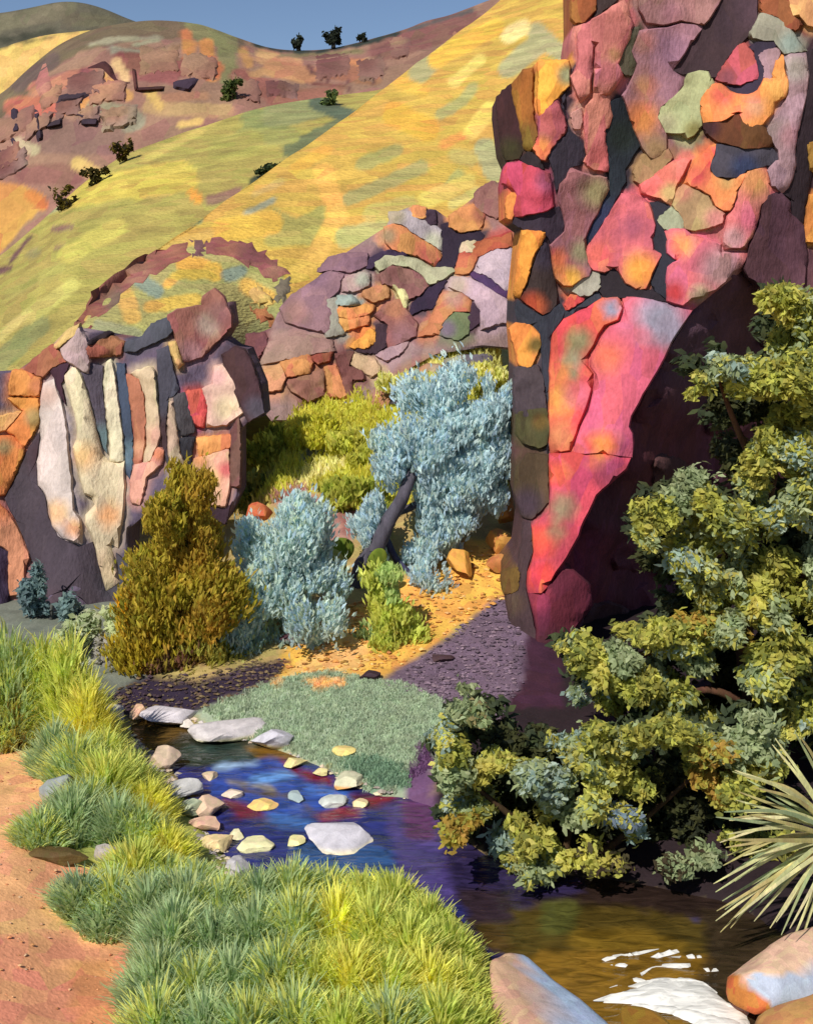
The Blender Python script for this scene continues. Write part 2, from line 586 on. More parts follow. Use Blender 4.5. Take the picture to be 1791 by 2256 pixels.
def blades(fountains, palette, name, parent=None, width=0.022, segs=3, lean=0.5, seed=1):
    """grass: fountains = (base point, radius, height, count, palette or None)"""
    rg = random.Random(seed)
    V, Fc, C = [], [], []
    for (bp, rad, hgt, n, pal) in fountains:
        pal_ = [lin(x) * 1.62 for x in (pal or palette)]
        cs = rg.uniform(0, 99)
        for i in range(int(n * 2.2)):
            a = rg.uniform(0, 2 * math.pi); rr = rad * math.sqrt(rg.random())
            x, y = bp[0] + rr * math.cos(a), bp[1] + rr * math.sin(a)
            dome_ = max(0.0, 1 - (rr / rad) ** 2) * (1 + .35 * nz((x, y, 0), 2.2, cs))
            z = ground_z(x, y) - 0.03 + hgt * .7 * dome_ * rg.uniform(.35, 1.0)
            H = min(hgt * .42, .26) * rg.uniform(0.6, 1.25)
            out = (lean * (rr / rad) * rg.uniform(.6, 1.8) + rg.uniform(0, .45)) * H
            ang = a + rg.gauss(0, .5)
            dx, dy = math.cos(ang) * out, math.sin(ang) * out
            w = width * rg.uniform(.6, 1.4)
            fa = rg.uniform(0, math.pi)
            wx, wy = math.cos(fa) * w, math.sin(fa) * w
            g = nz((x, y, 0), 3.0, cs) * .6 + .5 + rg.gauss(0, .14)
            cc = pal_[min(len(pal_) - 1, max(0, int(g * len(pal_))))] * rg.uniform(.85, 1.15)
            b = len(V)
            for s in range(segs + 1):
                t = s / segs
                k = (1 - t * .92)
                V.append((x + dx * t * t + wx * k, y + dy * t * t + wy * k, z + H * (t - .18 * t * t * min(1, out / H))))
                V.append((x + dx * t * t - wx * k, y + dy * t * t - wy * k, z + H * (t - .18 * t * t * min(1, out / H))))
                C += [cc, cc]
            for s in range(segs):
                Fc.append([b + 2 * s, b + 2 * s + 1, b + 2 * s + 3, b + 2 * s + 2])
    return mesh_obj(name, V, Fc, C, "grass_blades", parent)

# ------------------------------------------------------------------ ground (one sheet out to the horizon), stream bed cut into it
CHANNEL_PX = [(285, 1600), (330, 1585), (420, 1600), (520, 1622), (600, 1650), (690, 1682), (760, 1722), (830, 1755), (900, 1757),
              (945, 1772), (1010, 1840), (1080, 1890), (1250, 1925), (1420, 1950), (1600, 1985), (1720, 2050), (1900, 2120),
              (2000, 2500), (1150, 2500), (1095, 2125), (1010, 2020), (930, 1975), (820, 1950), (640, 1965), (550, 1935),
              (480, 1870), (430, 1790), (385, 1700), (320, 1650)]
def flat_px(u, v, z=0.0):
    Y = (CZ - z) * F / (v - VH)
    return ((u - PW / 2) / F * Y, Y)
CH = smooth_poly([flat_px(u, v) for u, v in CHANNEL_PX], 1)

def sstep(a, b, x):
    t = np.clip((x - a) / (b - a), 0, 1)
    return t * t * (3 - 2 * t)

def axis(lo, hi, fine, far, grow=1.25):
    c = list(np.arange(lo, hi + fine / 2, fine))
    s = fine; x = c[-1]; up = []
    while x < far:
        s *= grow; x += s; up.append(x)
    s = fine; x = c[0]; dn = []
    while x > -far:
        s *= grow; x -= s; dn.append(x)
    return np.array(dn[::-1] + c + up)
GX = axis(-8.5, 8.5, 0.088, 6000)
GY = axis(7.6, 27.0, 0.088, 6000)

def ground_heights(X, Y):
    zf = np.interp(Y, [0, 8, 12, 15, 17.2, 18.5, 20, 22, 24, 26, 30, 36, 60], [.3, .28, .16, .22, .42, .72, 1.25, 2.0, 2.6, 3.05, 4.9, 4.0, 0.0])
    zl = np.interp(Y, [0, 8, 11, 15, 20, 24, 30, 60], [.9, .72, .5, .28, .36, .5, .5, 0.0])
    left = 1 - sstep(-3.9, -2.3, X)
    zf = zf + .5 * sstep(-.6, .8, X) * sstep(24, 27.5, Y) * (1 - sstep(30, 36, Y))
    zr = np.interp(Y, [0, 8, 12, 15, 30, 60], [.3, .28, .2, .3, .4, 0.0])
    right = sstep(1.9, 2.8, X)
    zf = zf * (1 - right) + zr * right
    Z = zf * (1 - left) + zl * left
    P = np.stack([X.ravel(), Y.ravel()], 1)
    near = (P[:, 1] > 5) & (P[:, 1] < 20) & (np.abs(P[:, 0]) < 12)
    sd = np.full(len(P), 3.0)
    d = seg_dist(P[near], CH)
    sd[near] = np.where(inside(P[near], CH), -d, d)
    sd = sd.reshape(X.shape)
    Z = np.where(sd < 0, -0.30 * np.clip(-sd / .5, 0, 1) - .02, Z * sstep(0, 1.1, sd) + 0.05 * sstep(0, .15, sd))
    return Z
XX, YY = np.meshgrid(GX, GY)
ZZ = ground_heights(XX, YY)
for j in range(ZZ.shape[0]):
    for i in range(ZZ.shape[1]):
        if abs(GX[i]) < 14 and 4 < GY[j] < 40:
            ZZ[j, i] += 0.05 * nz((GX[i], GY[j], 0), 1.1, 2) + 0.018 * nz((GX[i], GY[j], 0), 4.0, 5)
def ground_z(x, y):
    i = min(max(int(np.searchsorted(GX, x)) - 1, 0), len(GX) - 2)
    j = min(max(int(np.searchsorted(GY, y)) - 1, 0), len(GY) - 2)
    a = (x - GX[i]) / (GX[i + 1] - GX[i]); b = (y - GY[j]) / (GY[j + 1] - GY[j])
    return float((ZZ[j, i] * (1 - a) + ZZ[j, i + 1] * a) * (1 - b) + (ZZ[j + 1, i] * (1 - a) + ZZ[j + 1, i + 1] * a) * b)
def on_ground(u, v):
    """where the sight line through (u, v) meets the ground"""
    d = at(u, v, 1.0) - Vector((0, 0, CZ))
    Y = 6.0
    while Y < 45:
        z = CZ + d.z * Y
        if z <= ground_z(d.x * Y, Y):
            break
        Y += 0.04
    return Vector((d.x * Y, Y, ground_z(d.x * Y, Y)))

nx_, ny_ = len(GX), len(GY)
GV = np.stack([XX.ravel(), YY.ravel(), ZZ.ravel()], 1)
GF = [[j * nx_ + i, j * nx_ + i + 1, (j + 1) * nx_ + i + 1, (j + 1) * nx_ + i] for j in range(ny_ - 1) for i in range(nx_ - 1)]
sy = np.where(GV[:, 1] > 2, GV[:, 1], 2)
GUV = np.stack([GV[:, 0] / sy * F + PW / 2, VH - (GV[:, 2] - CZ) / sy * F], 1)
GC = np.tile(lin("#a8925c"), (len(GV), 1))
ground_patches = [
    ([(-400, 1250), (330, 1250), (330, 1560), (240, 1600), (-400, 1600)], "#74786c"),
    ([(-400, 1560), (250, 1560), (330, 1660), (420, 1760), (500, 1880), (560, 1940), (660, 1970), (820, 1955), (930, 1985), (1010, 2030),
      (1100, 2140), (1180, 2500), (-400, 2500)], "#98a052"),
    # sand path at the left
    ([(-500, 1610), (20, 1630), (85, 1680), (130, 1720), (150, 1800), (75, 1880), (215, 1915), (150, 1990), (140, 2040), (300, 2060),
      (320, 2160), (310, 2500), (-500, 2500)], "#e6aa76"),
    ([(-500, 2060), (60, 2060), (180, 2080), (300, 2090), (300, 2500), (-500, 2500)], "#de9670"),
    ([(150, 2120), (260, 2110), (280, 2500), (180, 2500)], "#d69460"),
    # ochre bank
    ([(590, 1500), (640, 1420), (720, 1340), (800, 1330), (900, 1270), (980, 1230), (1020, 1190), (1180, 1180), (1180, 1330), (1100, 1330),
      (1010, 1380), (900, 1470), (820, 1500), (610, 1500)], "#dfa84e"),
    ([(640, 1480), (760, 1360), (830, 1360), (800, 1470), (660, 1500)], "#e2ae6a"),
    # grass slope above it
    ([(440, 1160), (440, 900), (1240, 640), (1240, 1040), (1000, 1100), (880, 1120), (760, 1180), (700, 1190), (610, 1100)], "#b6b244"),
    ([(820, 880), (900, 800), (990, 760), (1240, 700), (1240, 860), (1060, 880), (960, 890)], "#cfca7c"),
    ([(600, 1100), (655, 1060), (690, 1085), (745, 1125), (805, 1125), (800, 1155), (770, 1200), (700, 1190)], "#ac7e74"),
    ([(740, 1125), (806, 1122), (800, 1160), (765, 1190)], "#8c5a54"),
    ([(630, 1065), (700, 1020), (800, 995), (810, 1010), (720, 1045), (660, 1080)], "#d0ca86"),
    ([(655, 1000), (725, 975), (730, 990), (665, 1020)], "#8c8c80"),
    ([(530, 1050), (600, 1030), (600, 1060), (530, 1090)], "#908a84"),
    ([(450, 960), (560, 920), (640, 930), (600, 1060), (480, 1080)], "#98963e"),
    # cast shadow and shaded soil beside the cliff foot, painted purple and maroon
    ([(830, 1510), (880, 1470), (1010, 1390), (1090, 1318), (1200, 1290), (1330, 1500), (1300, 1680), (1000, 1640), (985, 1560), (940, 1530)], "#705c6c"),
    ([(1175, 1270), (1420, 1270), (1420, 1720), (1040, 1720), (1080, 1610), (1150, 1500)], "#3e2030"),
    # sage meadow
    ([(420, 1568), (520, 1530), (600, 1496), (720, 1478), (800, 1490), (900, 1506), (975, 1545), (1000, 1620), (960, 1690), (900, 1770),
      (790, 1765), (700, 1700), (620, 1660), (540, 1640), (460, 1610)], "#98a58c"),
    ([(670, 1502), (750, 1498), (752, 1516), (690, 1522)], "#e0b078"),
    ([(584, 1508), (612, 1500), (606, 1518), (586, 1520)], "#d2ac74"),
    ([(890, 1715), (925, 1640), (952, 1655), (960, 1800), (900, 1790)], "#6b4a6c"),
    ([(735, 1690), (800, 1670), (880, 1690), (900, 1740), (820, 1750)], "#6f8870"),
    # dark earth with the bank shrubs' shadow painted in
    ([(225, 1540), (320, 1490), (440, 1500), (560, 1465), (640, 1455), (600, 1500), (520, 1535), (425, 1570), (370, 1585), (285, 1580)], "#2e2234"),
    # right bank, the bushes' shade painted into its soil
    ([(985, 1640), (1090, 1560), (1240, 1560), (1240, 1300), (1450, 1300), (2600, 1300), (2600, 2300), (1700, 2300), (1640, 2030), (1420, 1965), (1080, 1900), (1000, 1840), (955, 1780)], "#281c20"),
]
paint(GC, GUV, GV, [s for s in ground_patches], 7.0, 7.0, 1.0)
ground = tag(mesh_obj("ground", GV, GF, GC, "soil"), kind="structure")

# ------------------------------------------------------------------ stream water
def water_mat():
    m = bpy.data.materials.new("stream_water")
    m.use_nodes = True
    n, l = m.node_tree.nodes, m.node_tree.links
    b = n["Principled BSDF"]
    a = n.new("ShaderNodeAttribute"); a.attribute_name = "Col"
    tc = n.new("ShaderNodeTexCoord")
    mp = n.new("ShaderNodeMapping"); mp.inputs["Scale"].default_value = (2.2, 6.0, 1); mp.inputs["Rotation"].default_value = (0, 0, -0.25)
    l.new(tc.outputs["Object"], mp.inputs[0])
    nt = n.new("ShaderNodeTexNoise"); nt.inputs["Scale"].default_value = 1.6; nt.inputs["Detail"].default_value = 4
    nt.inputs["Distortion"].default_value = 1.0
    l.new(mp.outputs[0], nt.inputs["Vector"])
    hs = n.new("ShaderNodeHueSaturation")
    r = n.new("ShaderNodeMapRange"); r.inputs[1].default_value = .3; r.inputs[2].default_value = .7
    r.inputs[3].default_value = .55; r.inputs[4].default_value = 1.6
    l.new(nt.outputs[0], r.inputs[0]); l.new(r.outputs[0], hs.inputs["Value"])
    l.new(a.outputs["Color"], hs.inputs["Color"]); l.new(hs.outputs[0], b.inputs["Base Color"])
    b.inputs["Roughness"].default_value = 0.12
    b.inputs["Specular IOR Level"].default_value = 0.35
    bp = n.new("ShaderNodeBump"); bp.inputs["Strength"].default_value = .5; bp.inputs["Distance"].default_value = .04
    l.new(nt.outputs[0], bp.inputs["Height"]); l.new(bp.outputs[0], b.inputs["Normal"])
    MATS["stream_water"] = m
water_mat()
P, T = fill(densify(CH, 0.1), 0.085)
WV = np.column_stack([P, 0.012 * np.sin(P[:, 1] * 9 + P[:, 0] * 3) * np.sin(P[:, 0] * 5)])
WUV = np.stack([WV[:, 0] / WV[:, 1] * F + PW / 2, VH - (WV[:, 2] - CZ) / WV[:, 1] * F], 1)
WC = np.tile(lin("#282c66"), (len(WV), 1))
paint(WC, WUV, WV, [
    ([(250, 1560), (420, 1590), (560, 1620), (700, 1660), (690, 1690), (520, 1690), (400, 1690), (290, 1660)], "#2c2c20"),  # brown and black-green reflections painted into the water
    ([(260, 1570), (360, 1580), (420, 1610), (360, 1640), (280, 1630)], "#5a4420"),
    ([(400, 1640), (560, 1640), (600, 1665), (460, 1690), (380, 1680)], "#2a3a34"),
    ([(540, 1645), (700, 1655), (690, 1675), (570, 1672)], "#76541c"),
    ([(460, 1690), (600, 1670), (720, 1700), (780, 1760), (700, 1800), (560, 1790), (460, 1760)], "#2c4490"),
    (((560, 1720), (640, 1705)), 22, "#5a86c0"),
    (((480, 1690), (560, 1682)), 14, "#8aa4c0"),
    (((600, 1805), (680, 1815)), 26, "#3a62a4"),
    (((680, 1740), (760, 1750)), 18, "#3a62b0"),
    ([(618, 1672), (650, 1690), (730, 1712), (740, 1735), (690, 1722), (640, 1700)], "#6c1c2c"),
    ([(480, 1755), (520, 1765), (560, 1775), (590, 1800), (530, 1805), (500, 1780)], "#6a2034"),
    ([(690, 1795), (750, 1775), (790, 1780), (790, 1800), (720, 1812)], "#782430"),
    ([(770, 1752), (870, 1752), (870, 1770), (800, 1782)], "#702428"),
    (((540, 1742), (640, 1755), (680, 1785)), 9, "#5c4a30"),
    (((510, 1722), (600, 1738)), 8, "#94886c"),
    ([(640, 1860), (760, 1850), (860, 1870), (880, 1940), (640, 1970)], "#2c4a78"),
    ([(840, 1770), (950, 1760), (1010, 1850), (1050, 1960), (960, 2000), (880, 1920)], "#45386e"),
    ([(880, 1760), (960, 1770), (960, 1850), (900, 1850)], "#5a3058"),
    ([(1000, 1830), (1300, 1900), (1700, 2000), (2000, 2100), (2000, 2050), (1600, 2030), (1300, 2010), (1090, 1990), (1010, 1960)], "#2c201c"),  # dark shade of the bush put into the pool's colour
    ([(1020, 2020), (1200, 1990), (1400, 2000), (1560, 2030), (1620, 2120), (1400, 2130), (1150, 2120), (1060, 2090)], "#4a3c18"),
    ([(1240, 2050), (1420, 2045), (1540, 2090), (1440, 2110), (1270, 2110)], "#6a521a"),
    ([(1200, 2095), (1400, 2095), (1600, 2110), (1680, 2200), (1700, 2500), (1100, 2500), (1120, 2140)], "#7a5a1e"),
    ([(1190, 1985), (1280, 1980), (1260, 2060), (1190, 2060)], "#4a4a22"),
    ([(1050, 2050), (1110, 2040), (1130, 2090), (1080, 2105)], "#4c3a1c"),
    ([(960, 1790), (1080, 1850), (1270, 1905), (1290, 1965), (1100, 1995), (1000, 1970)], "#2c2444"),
    ([(1180, 2110), (1300, 2110), (1420, 2160), (1500, 2500), (1100, 2500)], "#7a5a1e"),
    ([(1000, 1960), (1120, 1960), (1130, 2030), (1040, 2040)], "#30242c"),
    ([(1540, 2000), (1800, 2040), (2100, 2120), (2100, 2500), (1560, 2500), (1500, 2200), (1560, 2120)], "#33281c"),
], 8.0, 6.0, 1.0)
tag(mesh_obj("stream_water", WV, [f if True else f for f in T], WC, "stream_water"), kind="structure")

# ------------------------------------------------------------------ hills
dark_hill = Sheet([[(-500, 330, 320), (0, 330, 320), (300, 330, 320), (700, 330, 330)],
                   [(-500, 160, 335), (0, 150, 335), (260, 140, 335), (700, 200, 345)],
                   [(-500, 60, 350), (-150, 36, 350), (0, 30, 350), (60, 19, 350), (130, 5, 350), (180, 7, 350), (230, 20, 350), (285, 44, 350), (350, 64, 350), (450, 90, 350), (700, 130, 360)]],
                  90, 40, (1.2, 0.03), back=((120, 60),))
dark_hill.make("hill_dark", "#565244", [
    (((-40, 60), (60, 40), (150, 20)), 40, "#6a6450"), (((150, 40), (240, 50)), 30, "#5c5644"), (((0, 90), (120, 70)), 14, "#3c3c30")],
    "far_earth", kind="structure")
far_yellow = Sheet([[(-500, 420, 225), (0, 400, 225), (300, 380, 225), (600, 380, 225)],
                    [(-500, 170, 240), (-150, 150, 240), (0, 106, 240), (50, 90, 240), (110, 76, 240), (200, 66, 240), (300, 70, 240), (600, 150, 240)]],
                   80, 40, (0.5, 0.05), back=((60, 30),))
far_yellow.make("hill_straw", "#cbaa60", [(((-20, 110), (60, 90), (170, 70)), 5, "#4a4434"), (((0, 160), (90, 120)), 30, "#d6b468")], "far_earth", kind="structure")

mesa = Sheet([[(-500, 900, 108), (-150, 720, 110), (0, 620, 112), (180, 470, 116), (420, 345, 121), (700, 275, 126), (1000, 215, 130), (1400, 100, 136)],
              [(-500, 640, 122), (-150, 480, 124), (0, 380, 126), (180, 300, 130), (420, 220, 134), (700, 205, 139), (1000, 140, 143), (1400, 20, 150)],
              [(-500, 520, 136), (-150, 340, 138), (0, 275, 140), (110, 185, 142), (240, 130, 145), (430, 120, 147), (600, 150, 150), (800, 130, 153), (1000, 75, 157), (1400, -90, 165)],
              [(-500, 480, 158), (-150, 290, 160), (0, 216, 162), (60, 152, 164), (130, 96, 166), (200, 63, 167), (300, 46, 168), (385, 43, 169), (450, 56, 170), (530, 84, 171), (600, 110, 172),
               (700, 112, 173), (800, 92, 174), (900, 62, 175), (1000, 32, 177), (1100, -5, 179), (1400, -150, 185)]],
             260, 150, (0.7, 0.09), back=((60, 30),))
ms = [
    (((-60, 300), (20, 212), (100, 135), (170, 92), (310, 62), (430, 62), (520, 92)), 46, "#6c5c46"),
    (((40, 190), (120, 130)), 30, "#625048"),
    (((200, 98), (260, 86), (350, 84), (300, 100)), 12, "#918a70"),
    (((250, 110), (350, 125)), 18, "#8c8672"),
    (((430, 62), (500, 88), (505, 170)), 44, "#7c7850"),
    (((410, 78), (418, 112)), 26, "#b87848"), (((455, 100), (468, 165)), 32, "#bc7a48"), (((415, 140), (475, 152)), 36, "#b06c44"),
    (((535, 112), (548, 140)), 22, "#b28452"), (((580, 125), (650, 145)), 36, "#bc8e64"),
    (((270, 132), (405, 150)), 40, "#7e4c44"), (((300, 165), (380, 172)), 26, "#8c5850"),
    (((258, 138), (276, 172)), 24, "#c4a272"), (((228, 172), (282, 212)), 24, "#bc9054"),
    (((32, 235), (140, 232)), 44, "#ac6650"), (((80, 195), (200, 165)), 34, "#aa705a"), (((190, 165), (215, 180)), 34, "#7c4848"),
    (((150, 240), (200, 225)), 24, "#c08450"),
    (((205, 240), (290, 248)), 34, "#8c8268"), (((250, 275), (300, 265)), 44, "#88806c"),
    (((100, 300), (240, 305)), 74, "#7e5e56"), (((330, 235), (500, 246)), 34, "#a88460"), (((350, 215), (450, 212)), 22, "#9c6e58"),
    (((330, 205), (350, 230)), 24, "#c49c60"), (((400, 275), (440, 268)), 18, "#c8a464"),
    (((60, 385), (160, 385)), 46, "#80584e"), (((170, 360), (215, 385)), 30, "#c09c62"),
    ([(-40, 395), (60, 410), (105, 440), (80, 470), (0, 560), (-40, 560)], "#bf8a4a"), (((70, 430), (95, 450)), 26, "#c07440"),
    (((40, 315), (75, 330)), 26, "#a89878"),
    (((530, 170), (600, 200)), 44, "#8e5e4e"), (((560, 165), (600, 150)), 20, "#a87858"),
    (((600, 150), (680, 165)), 40, "#b27e5a"), (((720, 150), (820, 168)), 44, "#90604a"),
    (((840, 108), (1030, 48)), 56, "#7c544a"), (((600, 215), (740, 208)), 36, "#88594b"), (((770, 135), (800, 138)), 16, "#b47850"),
    (((680, 145), (690, 160)), 10, "#6c4640"), (((722, 145), (724, 185)), 7, "#6a4640"), (((765, 160), (770, 200)), 7, "#684440"), (((815, 150), (825, 190)), 7, "#684440"),
    (((835, 120), (850, 150)), 7, "#684440"), (((690, 185), (760, 190)), 8, "#74483e"),
    (((620, 122), (800, 114)), 11, "#7e6e4e"), (((560, 98), (620, 112), (700, 114), (800, 96), (880, 72)), 9, "#2f352e"),
    (((900, 66), (1040, 24)), 8, "#5c5450"),
]
mesa_o = mesa.make("hill_mesa", "#8e6a5a", ms, "far_earth", soft=4, wob=4, kind="structure")
MY = mesa.depth_or(140.0)
for poly, c in [  # dark pieces are ledge shadows built as dark stone; the last is rock
    ([(109, 221), (140, 207), (214, 196), (196, 212), (175, 224), (116, 228)], "#3c2c36"), ([(179, 259), (219, 261), (214, 277), (180, 277)], "#3a2a36"),
    ([(160, 249), (196, 252), (182, 262)], "#3a2a36"), ([(25, 235), (42, 242), (46, 291), (25, 294)], "#382838"), ([(19, 298), (33, 305), (49, 345), (38, 336)], "#382838"),
    ([(75, 238), (86, 245), (98, 305), (82, 315)], "#3a2a36"), ([(98, 277), (140, 256), (137, 277), (105, 284)], "#3c2c36"), ([(-8, 320), (4, 333), (18, 388), (7, 379)], "#382838"),
    ([(189, 151), (231, 133), (247, 147), (259, 177), (291, 182), (266, 189), (242, 168), (225, 150)], "#4a2422"), ([(298, 193), (365, 189), (361, 200), (301, 203)], "#46221f"),
    ([(291, 150), (301, 154), (306, 200), (297, 201)], "#5c302a"), ([(382, 179), (442, 168), (430, 190), (417, 203), (382, 196)], "#3e2c3c"),
    ([(100, 130), (118, 200), (90, 215), (76, 190)], "#b07060")]:
    block("ledge_and_shadow", poly, MY, c, None, h=0.9, depth=1.5, parent=mesa_o, mat="far_earth", rnd=1, bev=.5, rough=.3)

sil = np.array([(0, 216), (60, 152), (130, 96), (200, 63), (300, 46), (385, 43), (450, 56), (530, 84), (600, 110), (700, 112), (800, 92), (900, 62), (1000, 32), (1100, -5)], float)
for row in range(3):
    u = -30.0
    while u < 1060:
        w = RNG.uniform(50, 110)
        t0, hh = [(.0, 52), (54, 44), (100, 40)][row]
        sv = np.interp(u + w / 2, sil[:, 0], sil[:, 1])
        off = (74 if u < 440 else 34) * (1 if u < 560 else .9)
        v0 = sv + off + t0 * (1 if u < 560 else .8) + RNG.uniform(-18, 18); v1 = v0 + hh * (1 if u < 560 else .8) + RNG.uniform(-6, 6)
        vl = np.interp(u, sil[:, 0], sil[:, 1]) - sv; vr = np.interp(u + w, sil[:, 0], sil[:, 1]) - sv
        vl, vr = vl * .6, vr * .6
        lim = np.interp(u + w / 2, [0, 180, 420, 700, 830, 1000], [520, 385, 270, 200, 180, 130])
        if v1 < lim and RNG.random() < .66 and not (215 < u < 290 and row == 1):
            q = [(u + RNG.uniform(0, 8), v0 + vl + RNG.uniform(-6, 6)), (u + w * .5, v0 + RNG.uniform(-8, 6)), (u + w - RNG.uniform(0, 8), v0 + vr + RNG.uniform(-6, 6)), (u + w - RNG.uniform(0, 10), v1 + vr + RNG.uniform(-6, 6)), (u + w * .4, v1 + RNG.uniform(-6, 8)), (u + RNG.uniform(0, 8), v1 + vl + RNG.uniform(-6, 6))]
            c = RNG.choice(["#8a5e50", "#906454", "#80564c", "#94684f", "#866058", "#9a705a", "#886254"] if u > 380 or row < 2 else ["#80605a", "#866a5e", "#7a5a54", "#96806a"])
            block("rock", q, MY, c, [(u + w * .3, v0, w * .5, RNG.choice(["#b07c5a", "#74483f", "#9c7458"]))], h=RNG.uniform(.25, .75), depth=1.2, parent=mesa_o, mat="far_earth", rnd=0, bev=.5, rough=.8, tilt=1.1, jag=2.2)
        u += w + RNG.uniform(-4, 6)

olive = Sheet([[(-500, 1150, 28), (-150, 1000, 29), (0, 920, 30), (150, 820, 32), (300, 680, 37), (450, 560, 43), (620, 440, 50), (850, 290, 61), (1000, 180, 71), (1400, 0, 80)],
               [(-500, 1000, 40), (-150, 820, 41), (0, 720, 42), (150, 600, 44), (300, 500, 49), (450, 420, 54), (620, 340, 60), (850, 245, 72), (1000, 165, 82), (1400, -40, 92)],
               [(-500, 800, 60), (-150, 660, 61), (0, 566, 62), (60, 515, 63), (100, 480, 64), (180, 405, 66), (240, 362, 68), (300, 330, 70), (420, 288, 74), (560, 240, 80), (700, 214, 86), (830, 200, 92), (1000, 150, 100), (1400, -80, 110)]],
              230, 130, (0.22, 0.16), back=((30, 14),))
olive.make("hill_olive", "#a69850", [
    (((560, 262), (610, 282)), 56, "#858850"), (((600, 255), (700, 238)), 50, "#8e8e5c"), (((700, 228), (780, 262)), 34, "#58634e"), (((640, 330), (740, 282)), 36, "#707550"),
    (((540, 300), (640, 300)), 36, "#9a9654"), (((500, 250), (420, 300), (320, 350)), 16, "#c0ac5c"),
    (((560, 400), (625, 362)), 16, "#3e4430"), (((150, 430), (400, 382)), 60, "#c6b052"), (((300, 420), (420, 400)), 40, "#bfa84c"), (((424, 425), (438, 440)), 22, "#dc9c42"), (((460, 442), (525, 424)), 20, "#90705a"),
    (((480, 330), (560, 310)), 46, "#a39a50"), (((120, 505), (158, 500)), 11, "#8a6a58"), (((125, 546), (150, 543)), 9, "#8e7058"), (((-10, 552), (92, 472)), 12, "#6a5450"),
    (((25, 575), (65, 525)), 11, "#6a4c48"), (((-10, 600), (20, 590)), 14, "#6a4c48"), (((70, 560), (78, 555)), 24, "#968c58"), (((90, 470), (135, 455)), 16, "#9c9a70"),
    (((0, 800), (90, 715)), 44, "#8c8c54"), (((60, 700), (160, 630)), 34, "#bcb060"), (((20, 650), (130, 590)), 26, "#a89e54"), (((0, 740), (60, 690)), 20, "#c4b468"), (((150, 560), (260, 500)), 40, "#beb058")],
    "hill_grass", soft=4, wob=4, kind="structure")

yellow = Sheet([[(60, 980, 23.6), (165, 900, 24), (330, 900, 25), (480, 900, 26), (620, 860, 30), (830, 800, 32), (1000, 760, 33), (1120, 740, 33.5), (1300, 700, 34), (1800, 700, 35)],
                [(100, 805, 25.5), (165, 735, 26), (250, 705, 26.5), (330, 700, 27), (480, 700, 28), (560, 690, 30.5), (620, 680, 31), (700, 650, 32), (830, 595, 33), (1000, 560, 34), (1120, 520, 34.5), (1300, 470, 36), (1800, 450, 38)],
                [(95, 797, 26.3), (165, 722, 27), (240, 660, 28.5), (320, 620, 30), (400, 570, 32), (520, 520, 35), (640, 460, 38), (780, 400, 41), (920, 330, 44), (1060, 260, 48), (1200, 200, 50), (1400, 150, 53), (1800, 100, 56)],
                [(92, 792, 26.8), (165, 714, 28), (230, 641, 30), (298, 589, 32), (350, 544, 34), (438, 486, 37), (530, 420, 41), (600, 371, 44), (690, 311, 48), (830, 207, 56), (960, 108, 64), (1090, 14, 72), (1150, -50, 76), (1400, -260, 82), (1800, -500, 90)]],
               280, 200, (0.16, 0.22), back=((14, 12),))
yellow.make("hill_golden", "#c8a24c", [
    ([(230, 640), (420, 540), (620, 590), (640, 720), (560, 900), (230, 900), (150, 760)], "#aaa262"),
    (((972, 252), (1015, 225), (1042, 192)), 24, "#aaa064"), (((800, 362), (872, 332)), 32, "#a59a5a"), (((768, 440), (930, 368)), 30, "#a59c5e"),
    ([(600, 455), (655, 482), (722, 446), (715, 490), (682, 540), (635, 537), (612, 500)], "#a99c56"),
    (((985, 415), (1012, 388)), 28, "#aaa25e"), (((978, 318), (1022, 298)), 18, "#d8924c"), (((1120, 150), (1190, 92)), 46, "#aaa274"), (((1180, 70), (1240, 120)), 40, "#aaa274"), (((920, 165), (968, 114)), 44, "#a49c6c"),
    (((1070, 330), (1088, 372)), 54, "#aba674"), (((1005, 342), (1035, 350)), 34, "#baa65c"), (((1118, 78), (1152, 60)), 34, "#e6d088"), (((870, 250), (940, 285)), 54, "#d0a040"), (((880, 180), (930, 200)), 30, "#d6a848"),
    (((712, 380), (742, 470)), 44, "#e2ae54"), (((745, 470), (700, 560), (660, 600)), 40, "#deb258"), (((760, 522), (840, 505)), 46, "#b2aa6a"), (((820, 470), (900, 450)), 40, "#c4ae60"), (((545, 470), (602, 440)), 14, "#9c9a7e"), (((600, 530), (650, 520)), 30, "#b4a45a"),
    (((940, 440), (1030, 400)), 34, "#d6ba60"), (((1000, 450), (1050, 420)), 22, "#c8b468"), (((1040, 290), (1080, 240)), 36, "#e0c060"), (((960, 130), (1090, 60)), 40, "#dcb048"),
    (((1000, 180), (1060, 130)), 26, "#e2c468"), (((650, 370), (720, 330)), 26, "#d8a848"), (((560, 430), (620, 400)), 14, "#c2a45c"),
    (((355, 492), (432, 478)), 36, "#8e966a"), (((230, 582), (300, 560)), 34, "#8a9270"), (((290, 530), (350, 510)), 26, "#a89e5a"), (((490, 508), (600, 490)), 50, "#deb04c"), (((330, 560), (460, 515)), 22, "#cdaa56"),
    (((410, 580), (472, 600)), 40, "#deaa4a"), (((275, 648), (292, 695)), 38, "#d6ae5a"), (((330, 676), (432, 660)), 28, "#d8ae52"), (((300, 612), (346, 640)), 34, "#86927e"), (((368, 627), (388, 610)), 20, "#deb252"),
    (((395, 606), (470, 602)), 22, "#d2aa4a"), (((505, 605), (532, 598)), 30, "#86927e"), (((545, 628), (592, 655)), 36, "#daae56"), (((500, 690), (530, 740)), 40, "#a2a066"), (((530, 760), (600, 690)), 30, "#a6a26a"), (((220, 720), (300, 740)), 34, "#9a9870")],
    "hill_grass", soft=4, wob=4, kind="structure")

